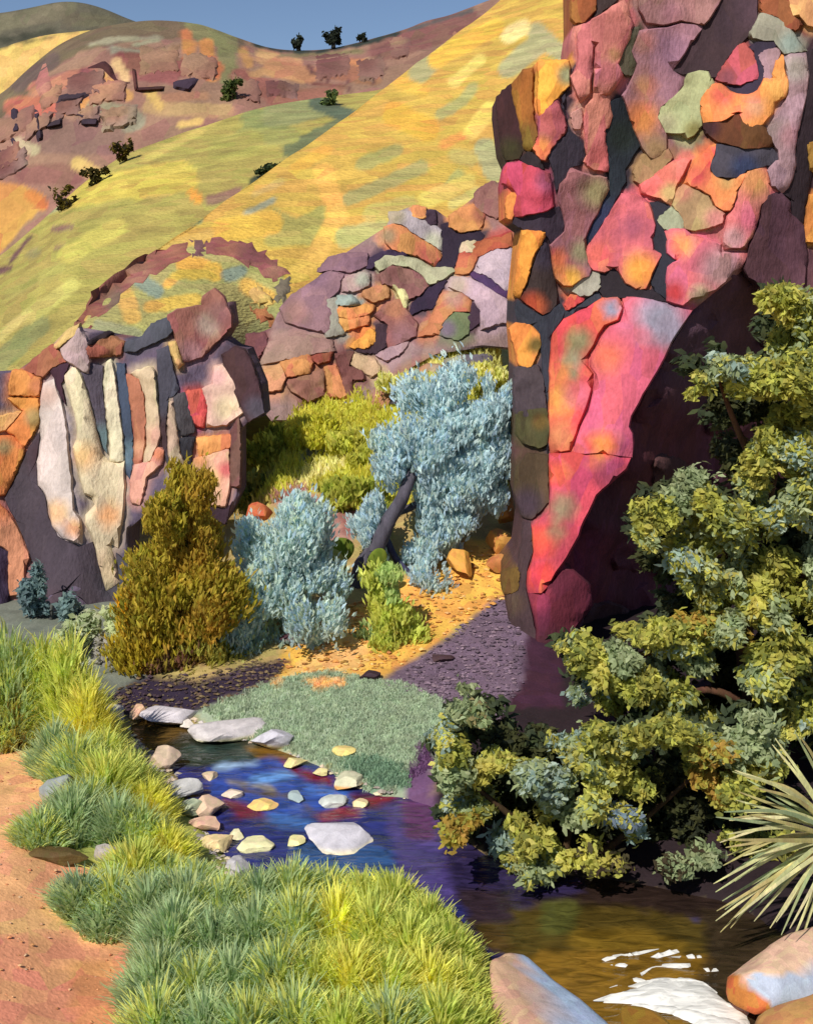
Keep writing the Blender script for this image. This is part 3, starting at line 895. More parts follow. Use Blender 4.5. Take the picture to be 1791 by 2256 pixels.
# ------------------------------------------------------------------ red cliff at the right
def cliff_y(u, v):
    y = 18.0 + max(0.0, 1450 - v) / 1450 * 1.6
    y += 0.5 * sstep(1200, 1090, u)                       # turns back at its left edge
    return float(y + 0.25 * math.sin(u * 0.013 + v * 0.006))
red = thing("red_cliff", at(1400, 1560, 19.0), "tall red and orange cracked rock cliff at the right", "cliff")
R_ = [
 ([(1094,211),(1125,185),(1131,206),(1138,245),(1148,287),(1155,327),(1143,350),(1115,353),(1105,327),(1098,280),(1093,234)],"#402024",[(1125,335,35,"#3a3418")]),
 ([(1132,187),(1155,159),(1171,153),(1169,210),(1171,257),(1182,299),(1167,330),(1157,325),(1150,280),(1138,234),(1131,206)],"#a4640f",[(1160,305,40,"#826018")]),
 ([(1188,140),(1218,138),(1250,136),(1250,187),(1237,199),(1214,225),(1190,253),(1186,229),(1190,187)],"#f29c1c",[(1250,165,26,"#8f8a60")]),
 ([(1190,261),(1209,240),(1228,219),(1230,238),(1244,276),(1240,292),(1223,311),(1211,327),(1200,350),(1188,343),(1173,320),(1190,297)],"#b4525e",[(1190,330,32,"#f07c3c")]),
 ([(1266,-70),(1312,-70),(1309,19),(1286,45),(1267,47),(1261,38)],"#a25c22",None),
 ([(1314,16),(1318,-70),(1366,-70),(1360,0),(1306,42)],"#423030",None),
 ([(1373,4),(1391,54),(1384,84),(1370,110),(1359,143),(1370,163),(1352,188),(1339,206),(1311,205),(1312,164),(1316,98),(1304,98),(1299,164),(1295,204),(1281,222),(1270,199),(1260,171),(1274,157),(1276,131),(1273,61),(1302,46),(1330,32)],"#da7a72",[(1348,70,40,"#c06862"),(1335,160,34,"#b8626c"),(1355,120,18,"#c08858")]),
 ([(1311,211),(1339,213),(1338,228),(1345,255),(1340,272),(1327,287),(1328,311),(1334,339),(1336,373),(1309,371),(1289,356),(1296,343),(1293,308),(1289,269),(1295,236)],"#de7c72",[(1320,350,30,"#c8685c")]),
 ([(1261,252),(1279,243),(1276,280),(1267,284)],"#d09484",None),
 ([(1407,65),(1398,86),(1390,112),(1403,140),(1397,158),(1382,166),(1363,143),(1373,112),(1378,89),(1394,67)],"#5e5844",None),
 ([(1402,-70),(1592,-70),(1588,-10),(1573,22),(1550,52),(1500,42),(1460,52),(1424,46),(1411,20)],"#b27c7a",[(1540,20,50,"#b8807c"),(1480,30,30,"#a86e76")]),
 ([(1409,72),(1428,68),(1470,64),(1500,54),(1546,60),(1515,100),(1494,132),(1476,155),(1499,172),(1506,187),(1487,209),(1452,235),(1447,257),(1464,293),(1466,327),(1452,350),(1432,345),(1417,325),(1398,280),(1388,248),(1375,211),(1385,199),(1400,161),(1405,140),(1394,112)],"#a6727e",[(1412,262,46,"#e8843e"),(1420,190,30,"#c07858"),(1480,110,44,"#986a80"),(1445,330,40,"#a07850"),(1420,90,26,"#c07a70")]),
 ([(1592,-70),(1670,-70),(1667,44),(1648,77),(1634,96),(1623,101),(1599,129),(1576,171),(1564,170),(1555,155),(1517,162),(1503,165),(1480,154),(1498,133),(1542,65),(1578,24)],"#3e2a30",[(1640,20,50,"#46303a")]),
 ([(1517,166),(1540,159),(1557,163),(1571,185),(1548,203),(1541,215),(1539,248),(1543,276),(1526,297),(1515,302),(1501,292),(1468,290),(1452,257),(1458,236),(1489,212),(1508,189)],"#b2b47e",[(1530,290,28,"#867a40"),(1470,270,26,"#a8a078")]),
 ([(1545,217),(1569,189),(1587,189),(1601,201),(1622,212),(1648,213),(1671,203),(1685,177),(1699,175),(1711,133),(1723,121),(1727,164),(1735,187),(1728,210),(1702,224),(1699,248),(1678,271),(1653,278),(1638,267),(1627,243),(1608,253),(1587,264),(1547,267),(1544,245)],"#f28a3a",[(1590,205,30,"#e05c44"),(1720,190,40,"#f2a048"),(1660,235,26,"#d8906a"),(1640,255,18,"#e07850")]),
 ([(1632,95),(1646,107),(1658,121),(1667,164),(1667,171),(1643,178),(1629,183),(1603,180),(1580,172),(1598,145),(1608,131)],"#bc4a54",[(1600,172,26,"#9a4a5c")]),
 ([(1673,124),(1685,114),(1716,109),(1709,131),(1695,172),(1686,173),(1685,145)],"#a68088",None),
 ([(1729,121),(1772,119),(1777,164),(1772,210),(1763,248),(1753,290),(1746,327),(1749,364),(1742,393),(1723,421),(1702,408),(1694,377),(1717,345),(1710,325),(1692,290),(1707,262),(1724,240),(1740,205),(1740,180)],"#aa848e",[(1750,150,34,"#a89890"),(1710,290,34,"#9c8480"),(1740,300,30,"#b07c88")]),
 ([(1671,42),(1680,30),(1713,44),(1741,67),(1755,95),(1772,110),(1727,115),(1715,100),(1704,87),(1673,84),(1652,79)],"#938e7a",[(1740,95,26,"#8c9a90")]),
 ([(1674,-70),(1716,-70),(1741,33),(1763,54),(1751,66),(1718,52),(1713,35),(1678,26)],"#8e4c26",None),
 ([(1720,-70),(1900,-70),(1900,70),(1778,54),(1764,35),(1746,31)],"#dea25e",None),
 ([(1547,273),(1587,268),(1608,257),(1627,249),(1636,271),(1653,282),(1676,278),(1695,303),(1702,320),(1639,325),(1583,309),(1557,292)],"#623818",[(1560,280,30,"#3c1c20")]),
 ([(1580,322),(1639,329),(1695,327),(1714,343),(1702,360),(1644,372),(1625,388),(1578,386),(1565,376),(1571,350)],"#443e4a",[(1640,370,34,"#2c3454")]),
 ([(1574,320),(1567,350),(1560,378),(1576,392),(1604,404),(1625,394),(1641,382),(1622,415),(1615,446),(1606,462),(1594,462),(1577,450),(1565,429),(1547,416),(1511,403),(1519,385),(1532,355),(1552,338)],"#ea8642",[(1565,345,30,"#e0523a"),(1532,385,26,"#dc5a44"),(1600,400,20,"#c89450")]),
 ([(1506,410),(1531,424),(1557,434),(1567,453),(1588,469),(1593,471),(1587,490),(1559,498),(1531,505),(1510,500),(1505,476),(1491,460),(1483,450),(1489,427)],"#ac8c5c",[(1580,485,30,"#c87c70"),(1500,420,26,"#c48060")]),
 ([(1449,483),(1473,467),(1479,460),(1501,480),(1506,500),(1475,505),(1463,500)],"#9ea080",None),
 ([(1412,408),(1438,392),(1456,373),(1489,357),(1516,352),(1505,376),(1488,404),(1481,430),(1475,447),(1456,434),(1426,427),(1414,423)],"#e2625c",[(1475,425,26,"#bc925c"),(1500,365,30,"#d86a60")]),
 ([(1416,345),(1470,332),(1478,347),(1440,385),(1412,403),(1400,395),(1398,372)],"#a27850",None),
 ([(1648,380),(1685,373),(1694,413),(1716,427),(1690,434),(1672,450),(1667,481),(1658,509),(1646,530),(1641,544),(1597,544),(1594,533),(1600,502),(1604,478),(1620,457),(1627,425)],"#da726c",[(1660,395,40,"#e29452"),(1615,525,30,"#c48c8c"),(1650,480,30,"#d0606c")]),
 ([(1463,507),(1508,507),(1522,521),(1555,528),(1583,540),(1583,560),(1644,561),(1632,584),(1613,595),(1595,619),(1576,635),(1548,649),(1522,654),(1503,670),(1472,661),(1470,623),(1472,590),(1497,574),(1486,568),(1470,556),(1472,528)],"#da6072",[(1500,540,30,"#ea874a"),(1590,590,56,"#ba888c"),(1485,645,30,"#c8452c"),(1540,650,26,"#c0a480")]),
 ([(1370,431),(1400,434),(1426,448),(1433,471),(1440,495),(1433,528),(1436,553),(1453,562),(1438,590),(1430,615),(1422,633),(1400,633),(1379,621),(1365,596),(1351,586),(1330,596),(1307,591),(1295,577),(1294,551),(1304,535),(1330,497),(1351,464)],"#d05c68",[(1318,565,40,"#ec6858"),(1392,500,34,"#a84c62"),(1412,597,46,"#f89822")]),
 ([(1258,371),(1267,380),(1307,392),(1333,394),(1338,415),(1324,443),(1312,471),(1296,500),(1286,523),(1284,549),(1293,579),(1300,595),(1296,607),(1284,610),(1260,626),(1242,626),(1227,612),(1220,584),(1216,542),(1230,528),(1248,511),(1244,481),(1239,453),(1230,434),(1237,408),(1249,394)],"#a2646c",[(1315,425,42,"#908258"),(1280,555,30,"#908662"),(1228,570,24,"#e2663c"),(1258,615,30,"#ea9c2a"),(1230,600,20,"#e07a3c")]),
 ([(1120,363),(1143,361),(1162,366),(1190,378),(1207,385),(1212,420),(1215,455),(1195,465),(1167,469),(1134,475),(1139,448),(1142,427),(1131,411),(1110,402),(1110,378)],"#c83c50",[(1205,400,30,"#b04a68")]),
 ([(1120,434),(1134,429),(1136,448),(1127,481),(1119,475),(1118,450)],"#e47c32",None),
 ([(1152,511),(1198,513),(1188,535),(1174,556),(1162,598),(1155,626),(1143,652),(1136,649),(1141,607),(1145,560),(1152,530)],"#f2981e",None),
 ([(1162,626),(1183,560),(1200,530),(1209,544),(1216,584),(1221,619),(1226,642),(1232,665),(1212,687),(1195,694),(1167,675),(1143,657),(1150,640)],"#40302f",[(1172,676,34,"#c6481e"),(1205,560,40,"#3c3242")]),
 ([(1274,626),(1293,607),(1317,600),(1319,630),(1298,647),(1279,649),(1262,639)],"#a49e8c",None),
 ([(1246,680),(1251,665),(1258,653),(1282,656),(1260,673)],"#d4563c",None),
 ([(1330,660),(1360,656),(1366,679),(1358,703),(1328,715),(1314,736),(1304,758),(1289,781),(1288,806),(1301,824),(1299,854),(1287,896),(1271,935),(1258,970),(1254,990),(1215,994),(1213,940),(1213,850),(1215,780),(1221,737),(1242,707),(1264,697),(1292,682)],"#e44c3e",[(1275,752,36,"#8e8258"),(1258,795,28,"#928a6a"),(1262,828,16,"#9a8a68"),(1232,880,40,"#e28c32"),(1235,820,24,"#e07a3c"),(1272,870,34,"#d25a68"),(1348,678,24,"#8c90a8"),(1235,960,34,"#dc7a4c")]),
 ([(1374,656),(1395,658),(1440,665),(1490,681),(1520,687),(1498,715),(1476,750),(1460,785),(1443,815),(1423,850),(1403,885),(1388,915),(1381,940),(1389,955),(1390,975),(1386,1003),(1340,998),(1266,994),(1284,942),(1301,906),(1312,860),(1316,824),(1304,805),(1306,782),(1321,760),(1329,741),(1344,724),(1370,712),(1379,685)],"#da566e",[(1450,700,62,"#9c94a8"),(1475,730,40,"#94889c"),(1415,740,20,"#c06880"),(1335,785,42,"#ee6a4a"),(1330,978,34,"#f48e2e"),(1385,720,30,"#cc6078"),(1385,970,30,"#c04868"),(1290,980,18,"#f05a3c")]),
 ([(1215,1003),(1256,1000),(1300,1003),(1340,1005),(1385,1012),(1376,1031),(1338,1064),(1311,1090),(1282,1145),(1264,1195),(1235,1239),(1211,1280),(1192,1304),(1167,1302),(1165,1262),(1177,1240),(1180,1213),(1175,1162),(1198,1145),(1214,1130)],"#cc3a4c",[(1222,1045,30,"#f2622e"),(1190,1190,40,"#f6642e"),(1240,1118,34,"#9c8664"),(1225,1172,24,"#a87a58"),(1325,1010,28,"#f08c2e"),(1192,1268,40,"#ec482e"),(1340,1040,40,"#a83a58")]),
 ([(1167,1306),(1194,1308),(1215,1290),(1240,1262),(1262,1262),(1294,1290),(1302,1330),(1264,1380),(1246,1420),(1256,1470),(1270,1520),(1262,1630),(1182,1630),(1172,1520),(1186,1440),(1182,1370),(1174,1330)],"#6c2034",[(1185,1320,30,"#9c2c40"),(1215,1460,80,"#4c2430")]),  # cliff foot: its shade is put into a darker red
 ([(1125,726),(1138,715),(1164,718),(1184,737),(1188,758),(1178,780),(1168,806),(1145,803),(1140,773),(1131,746)],"#ea8c28",[(1182,760,22,"#7c6428")]),
 ([(1137,812),(1180,808),(1192,830),(1200,898),(1185,922),(1142,913),(1135,870)],"#4e4046",None),  # dark left strip: shade of the side put into the stone colour
 ([(1143,909),(1202,902),(1207,942),(1201,978),(1190,984),(1155,975),(1140,957)],"#4e4828",[(1190,930,20,"#6a4c1e")]),
 ([(1160,999),(1207,1002),(1209,1105),(1189,1127),(1173,1144),(1151,1141),(1143,1117),(1131,1082),(1137,1030)],"#503e28",[(1160,1110,40,"#46343e")]),
 ([(1152,1150),(1168,1152),(1173,1215),(1161,1255),(1158,1300),(1168,1340),(1180,1400),(1178,1480),(1152,1600),(1116,1600),(1124,1400),(1116,1310),(1140,1300),(1142,1240),(1150,1190)],"#4c363a",[(1130,1330,30,"#5a4438")]),
 ([(1107,1266),(1140,1253),(1138,1300),(1112,1305)],"#6e4e1e",None),
 ([(1781,318),(1900,300),(1900,380),(1787,375)],"#aa7c2a",None),
 ([(1785,432),(1900,425),(1900,530),(1770,530),(1777,480)],"#f29c32",None),
 ([(1694,432),(1716,426),(1735,447),(1738,475),(1768,500),(1774,560),(1768,640),(1740,668),(1652,610),(1642,590),(1657,540),(1674,500),(1680,455)],"#5c3844",None),
 ([(1262,150),(1256,185),(1244,205),(1236,215),(1244,250),(1256,290),(1270,300),(1284,320),(1292,345),(1282,360),(1262,366),(1246,390),(1232,404),(1226,430),(1220,380),(1206,345),(1226,315),(1250,292),(1250,275),(1238,236),(1246,215),(1254,195)],"#3a3240",None),
 ([(1344,222),(1370,214),(1384,250),(1394,282),(1411,320),(1394,345),(1376,372),(1378,400),(1356,440),(1332,485),(1306,525),(1294,540),(1290,525),(1302,500),(1330,445),(1343,412),(1341,376),(1339,338),(1332,312),(1332,290),(1346,272),(1350,254)],"#252c36",[(1320,490,60,"#2c3454"),(1370,300,40,"#26302c")]),
 ([(1204,690),(1236,668),(1246,684),(1270,678),(1300,655),(1318,640),(1324,655),(1290,676),(1262,692),(1238,704),(1218,732),(1210,780),(1208,860),(1208,1000),(1204,985),(1206,940),(1202,890),(1194,826),(1192,760),(1186,735),(1166,714),(1140,712),(1134,680),(1140,662),(1166,680),(1194,698)],"#363844",None),
]
R_ += [
 ([(1322,600),(1351,588),(1365,600),(1379,625),(1402,638),(1424,638),(1440,640),(1470,665),(1440,662),(1395,655),(1330,658),(1320,640),(1318,610)],"#2a2028",None),
 ([(1428,446),(1448,445),(1478,455),(1462,470),(1447,485),(1462,505),(1470,530),(1468,556),(1484,572),(1497,574),(1470,590),(1468,660),(1440,640),(1432,618),(1440,592),(1455,564),(1437,553),(1434,528),(1441,495)],"#2a2834",None),
 ([(1650,102),(1672,92),(1700,90),(1718,100),(1690,112),(1674,122),(1683,145),(1683,176),(1668,200),(1640,212),(1615,208),(1601,190),(1640,184),(1669,176),(1669,160),(1660,120)],"#362a3e",None),
 ([(1143,352),(1165,333),(1185,345),(1200,374),(1160,362)],"#2e2226",None),
 ([(1774,117),(1800,100),(1800,318),(1780,420),(1768,500),(1744,480),(1742,440),(1720,425),(1745,392),(1750,330),(1766,250),(1776,200)],"#34262e",None),
 ([(1130,480),(1215,462),(1235,455),(1246,480),(1244,511),(1215,540),(1200,512),(1150,507),(1128,492)],"#3e3040",None)]
block("rock_core", [(1262, -90), (1264, 50), (1258, 90), (1258, 132), (1240, 138), (1188, 130), (1170, 150), (1126, 184), (1096, 211), (1095, 240), (1106, 330),
                    (1118, 358), (1110, 400), (1112, 480), (1148, 505), (1132, 655), (1130, 720), (1136, 800), (1132, 950), (1132, 1080), (1152, 1150), (1142, 1225),
                    (1112, 1262), (1114, 1310), (1122, 1400), (1112, 1640), (1270, 1640), (1250, 1430), (1300, 1330), (1262, 1256), (1236, 1240), (1264, 1196),
                    (1282, 1146), (1311, 1091), (1338, 1065), (1386, 1012), (1380, 940), (1423, 850), (1476, 750), (1520, 688), (1560, 655), (1640, 592),
                    (1690, 660), (2450, 720), (2450, -90)], lambda u, v: cliff_y(u, v) + .07, "#6e464c", [(1150, 900, 260, "#3c3038"), (1140, 1300, 200, "#3c3038"), (1230, 300, 60, "#342c38"), (1230, 620, 80, "#3a303a"), (1370, 350, 60, "#2c2c38"), (1600, 80, 70, "#3a2a30"), (1780, 300, 60, "#3a2a30"), (1640, 320, 50, "#3a2c30")], h=0.05, depth=1.3, parent=red, rnd=0, rough=1.0, bev=1, step=13, rim=0.0, colfn=host_cols(R_, "#6e464c"))
for j in range(5):                                     # the cliff goes on beyond the picture's right edge
    for i in range(5):
        u0, v0 = 1905 + i * 108, -70 + j * 140
        q = [(u0 + RNG.uniform(-18, 18), v0 + RNG.uniform(-18, 18)), (u0 + 50, v0 + RNG.uniform(-24, 24)), (u0 + 104 + RNG.uniform(-18, 18), v0 + RNG.uniform(-18, 18)), (u0 + 106, v0 + 70 + RNG.uniform(-20, 20)),
             (u0 + 100 + RNG.uniform(-18, 18), v0 + 132 + RNG.uniform(-18, 18)), (u0 + 48, v0 + 134 + RNG.uniform(-20, 14)), (u0 + RNG.uniform(-14, 18), v0 + 130 + RNG.uniform(-18, 18))]
        R_.append((q, RNG.choice(["#a6727e", "#c86a5e", "#aa848e", "#d88a4c", "#8a5a50", "#b85c64", "#6a4650", "#938e7a"]), None))
for poly, c, blobs in R_:
    w = [p[0] for p in poly]; hh = [p[1] for p in poly]
    sz = math.sqrt((max(w) - min(w)) * (max(hh) - min(hh)))
    dark = sum(lin(c)) < 0.14
    block("rock", poly, cliff_y, c, blobs, h=(0.03 if dark else 0.03 + min(.06, sz / 2200)) * RNG.uniform(.85, 1.15), depth=0.10, parent=red, rnd=0, rough=.45, bev=.3, tilt=.5, jag=.8, dome=.06, grow=(1 if dark else 6.0))
# the cliff turns away below a slanting arris: a face receding to the right, its shade deepened by the maroon colour
def alcove_y(u, v):
    d = (u - 1545) * .858 + (v - 640) * .514
    return cliff_y(min(u, 1560), v) + .12 + .0085 * min(max(0.0, d), 520) + .10 * math.sin(u * .031 + v * .017) + .08 * math.sin(v * .041 - u * .013)
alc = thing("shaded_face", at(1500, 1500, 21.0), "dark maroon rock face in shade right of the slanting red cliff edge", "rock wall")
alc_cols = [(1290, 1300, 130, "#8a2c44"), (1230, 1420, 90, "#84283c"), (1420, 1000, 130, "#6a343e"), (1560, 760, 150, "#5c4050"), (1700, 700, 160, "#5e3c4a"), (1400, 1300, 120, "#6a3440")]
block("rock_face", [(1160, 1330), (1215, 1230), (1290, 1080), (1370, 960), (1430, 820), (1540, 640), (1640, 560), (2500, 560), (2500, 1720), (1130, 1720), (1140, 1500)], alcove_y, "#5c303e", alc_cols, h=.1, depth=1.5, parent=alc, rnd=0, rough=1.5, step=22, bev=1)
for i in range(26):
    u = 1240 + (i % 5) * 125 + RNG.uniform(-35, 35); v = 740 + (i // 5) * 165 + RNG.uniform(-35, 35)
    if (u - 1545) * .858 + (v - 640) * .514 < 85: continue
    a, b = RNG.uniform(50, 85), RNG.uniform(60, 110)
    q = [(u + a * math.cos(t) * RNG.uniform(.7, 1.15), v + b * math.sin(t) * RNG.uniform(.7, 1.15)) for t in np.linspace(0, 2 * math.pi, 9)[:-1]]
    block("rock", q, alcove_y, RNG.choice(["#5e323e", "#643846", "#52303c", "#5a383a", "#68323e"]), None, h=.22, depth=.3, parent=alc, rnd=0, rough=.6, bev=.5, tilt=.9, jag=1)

# ------------------------------------------------------------------ pale columned cliff at the left
def left_y(u, v):
    return 20.4 + max(0.0, 1340 - v) / 640 * 1.8 + 0.15 * math.sin(u * .03)
lc = thing("columned_cliff", at(250, 1350, 20.6), "low cliff of pale cream and pink rock columns at the left", "cliff")
L_ = [
 ([(98,846),(119,839),(137,895),(147,951),(147,976),(154,1036),(158,1088),(161,1123),(175,1144),(179,1176),(177,1197),(140,1183),(119,1158),(112,1116),(105,1088),(88,1067),(86,1018),(95,965),(91,913),(95,867)],"#d2c0b8",[(125,1130,32,"#eabc84"),(165,1165,24,"#f0b274"),(105,870,30,"#c8a498")],.42),
 ([(144,829),(165,808),(177,825),(189,860),(200,902),(210,948),(224,1000),(238,1020),(246,1020),(273,1018),(273,1106),(266,1158),(259,1205),(242,1197),(250,1240),(263,1281),(235,1298),(217,1228),(210,1190),(193,1155),(193,1137),(214,1113),(203,1092),(189,1085),(175,1036),(165,986),(172,965),(172,930),(161,895),(151,860)],"#dfcba4",[(187,1005,34,"#ecba7a"),(240,1135,30,"#f0b06a"),(240,1250,44,"#dcbc94")],.5),
 ([(237,800),(245,793),(253,832),(260,895),(270,958),(272,1014),(246,1016),(246,980),(241,940),(236,895),(231,846)],"#d8cca8",None,.4),
 ([(281,825),(305,836),(317,878),(320,930),(317,983),(310,1020),(299,1020),(299,965),(291,895)],"#bc7452",[(310,990,20,"#d89870")],.36),
 ([(290,823),(335,808),(341,830),(345,870),(352,930),(353,960),(346,981),(331,1014),(317,1018),(326,983),(325,930),(322,878),(309,835)],"#dcc098",[(340,960,26,"#d8a888")],.46),
 ([(299,1026),(333,1019),(347,987),(361,993),(354,1022),(322,1050),(308,1109),(291,1106),(291,1053)],"#dc9c84",[(350,1000,18,"#e09058")],.34),
 ([(375,878),(386,930),(396,1000),(410,1029),(410,1088),(389,1085),(379,1036),(372,983)],"#d2b494",None,.36),
 ([(386,874),(408,867),(419,902),(429,951),(403,958),(393,930)],"#504a4e",None,.2),
 ([(412,864),(445,860),(456,895),(449,939),(433,937),(419,902)],"#dc464c",None,.3),
 ([(449,858),(470,846),(473,808),(491,804),(517,846),(520,874),(534,909),(498,935),(458,939),(458,895)],"#dcac9c",[(502,900,32,"#ecccA4"),(480,830,20,"#d89c9c")],.4),
 ([(491,783),(519,766),(540,773),(557,808),(575,867),(582,909),(549,927),(531,888),(508,846)],"#482c30",[(565,900,30,"#4e4450")],.4),
 ([(435,967),(508,960),(508,984),(442,1005)],"#ec944a",None,.3),
 ([(430,1013),(503,990),(506,1064),(496,1114),(466,1111),(433,1097),(428,1036)],"#e4ac88",[(498,1035,20,"#cc6c5a"),(465,1055,24,"#f2b878"),(450,1090,20,"#ecc8a8"),(440,1015,20,"#d88858")],.4),
 ([(512,948),(526,925),(529,1000),(526,1072),(510,1069),(510,1000)],"#744c44",None,.3),
 ([(449,1113),(498,1122),(512,1104),(498,1158),(466,1139)],"#3a2430",None,.12),
 ([(386,965),(432,962),(424,1000),(418,1070),(412,1020),(400,1000)],"#3a3840",None,.12),
 ([(28,820),(56,817),(89,834),(86,872),(21,869)],"#e48c3a",[(86,850,24,"#c07040")],.4),
 ([(21,878),(84,880),(86,930),(70,958),(52,985),(34,958),(18,950),(53,906)],"#dc8a2e",[(75,920,24,"#b08c50")],.4),
 ([(-120,900),(-20,925),(48,907),(12,946),(-20,956),(-120,956)],"#e4ac5c",None,.35),
 ([(-120,962),(-10,962),(29,964),(54,990),(36,1036),(10,1088),(-20,1092),(-120,1092)],"#dc8632",[(10,985,20,"#8c7c4c")],.4),
 ([(-120,1098),(-15,1097),(21,1136),(38,1160),(64,1228),(54,1246),(51,1309),(23,1309),(20,1213),(-15,1190),(-120,1190)],"#dc8a64",[(0,1110,40,"#e07c40")],.4),
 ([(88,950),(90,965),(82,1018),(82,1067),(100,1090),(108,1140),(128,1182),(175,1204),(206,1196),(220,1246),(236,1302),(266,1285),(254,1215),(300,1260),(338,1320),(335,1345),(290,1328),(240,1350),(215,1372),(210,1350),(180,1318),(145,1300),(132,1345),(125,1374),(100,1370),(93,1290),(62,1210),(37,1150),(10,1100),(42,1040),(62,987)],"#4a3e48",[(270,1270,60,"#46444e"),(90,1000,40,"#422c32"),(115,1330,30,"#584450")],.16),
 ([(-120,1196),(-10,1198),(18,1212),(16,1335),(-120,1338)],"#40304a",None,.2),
 ([(172,719),(196,757),(195,823),(165,804),(142,790),(135,768)],"#bc9e9c",None,.4),
 ([(119,766),(151,729),(175,716),(165,738),(123,769)],"#e0b86c",None,.45),
 ([(77,792),(116,761),(138,783),(156,790),(116,808),(95,829),(53,818)],"#a46042",None,.35),
 ([(109,813),(158,793),(144,825),(137,846),(147,895),(133,874),(119,834)],"#422434",None,.14),
 ([(191,761),(245,740),(273,757),(266,780),(196,787)],"#9c5c40",None,.4),
 ([(191,757),(238,732),(248,736),(200,760)],"#2a1c22",None,.42),
 ([(277,757),(315,743),(336,715),(372,701),(382,724),(368,741),(336,755),(298,773),(277,773)],"#4a4a56",None,.3),
 ([(372,696),(393,684),(445,675),(449,654),(473,638),(491,654),(508,696),(508,720),(491,738),(466,762),(445,785),(407,795),(391,752),(384,724),(370,718)],"#985c50",[(460,715,30,"#aa9480"),(485,690,30,"#8c5c58"),(420,780,34,"#98686a")],.3),
 ([(375,757),(387,754),(401,801),(393,809),(379,773)],"#dcac64",None,.4),
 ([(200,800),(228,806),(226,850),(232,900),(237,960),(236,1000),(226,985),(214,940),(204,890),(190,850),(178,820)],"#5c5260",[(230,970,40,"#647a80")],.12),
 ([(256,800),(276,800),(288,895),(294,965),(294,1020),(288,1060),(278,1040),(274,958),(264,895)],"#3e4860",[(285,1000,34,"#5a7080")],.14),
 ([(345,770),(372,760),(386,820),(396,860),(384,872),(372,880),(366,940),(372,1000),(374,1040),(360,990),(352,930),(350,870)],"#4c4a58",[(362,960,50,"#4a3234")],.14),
]
block("rock_core", [(-120, 830), (30, 822), (100, 775), (150, 725), (250, 742), (290, 748), (330, 742), (345, 706), (400, 694), (505, 665), (512, 715), (495, 745), (520, 764), (545, 770), (578, 850), (584, 915), (545, 930),
                    (528, 950), (528, 1090), (500, 1150), (430, 1090), (390, 1100), (330, 1125), (285, 1165), (280, 1250), (335, 1315), (330, 1380), (-120, 1380)], lambda u, v: left_y(u, v) + .10, "#6a5c6a",
      [(300, 900, 90, "#4e5060"), (560, 850, 60, "#8a7068"), (440, 1080, 50, "#6c5048"), (20, 1000, 60, "#a06a3c"), (540, 760, 50, "#9a8468")], h=.05, depth=.9, parent=lc, rnd=0, rough=1, step=12, bev=1, colfn=host_cols([q for q in L_ if q[3] > .2], "#5c5062", 16, .55), mat="outcrop_stone")
for poly, c, blobs, h in L_:
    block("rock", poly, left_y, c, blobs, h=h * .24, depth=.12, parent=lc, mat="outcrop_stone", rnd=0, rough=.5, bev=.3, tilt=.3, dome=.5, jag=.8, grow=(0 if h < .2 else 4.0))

# ------------------------------------------------------------------ arched band of brown rock over it, lying on the golden hill
def YH(u, v):
    for k in range(0, 140, 7):
        y = yellow.depth(u + k * .25, v + k)
        if y is not None:
            return y
    return 28.0
arch = thing("rock_arch", at(400, 640, YH(400, 600)), "curved band of red-brown rock arching over the columned cliff", "rock band")
A_ = [
 ([(160,735),(172,700),(200,655),(245,612),(290,580),(335,558),(380,541),(418,532),(426,560),(400,574),(345,596),(300,630),(268,655),(232,690),(195,728)],"#98584a",[(190,700,40,"#8a4c3c"),(300,600,40,"#a46a58"),(255,660,30,"#7c6450"),(390,555,30,"#a4604c")]),
 ([(421,531),(446,527),(458,530),(452,560),(428,566)],"#7c5050",None),
 ([(458,529),(500,524),(528,527),(560,540),(587,560),(612,582),(637,590),(642,602),(620,618),(600,622),(566,594),(545,580),(524,568),(490,562),(456,560)],"#985650",[(500,545,30,"#a05c4c"),(555,560,30,"#844a48"),(610,600,30,"#9c6254")]),
 ([(613,619),(638,616),(645,645),(620,668),(603,664),(606,638)],"#726654",None), ([(550,640),(571,622),(599,654),(604,672),(571,672),(552,666)],"#dab05a",None),
 ([(550,676),(582,679),(610,708),(596,719),(564,698)],"#b46c3e",None)]
for poly, c, bl_ in A_:
    block("rock", poly, YH, c, bl_, h=.07 * RNG.uniform(.8, 1.2), depth=.3, parent=arch, mat="outcrop_stone", rnd=0, jag=4.5, rough=1.0, bev=.8, tilt=.6)

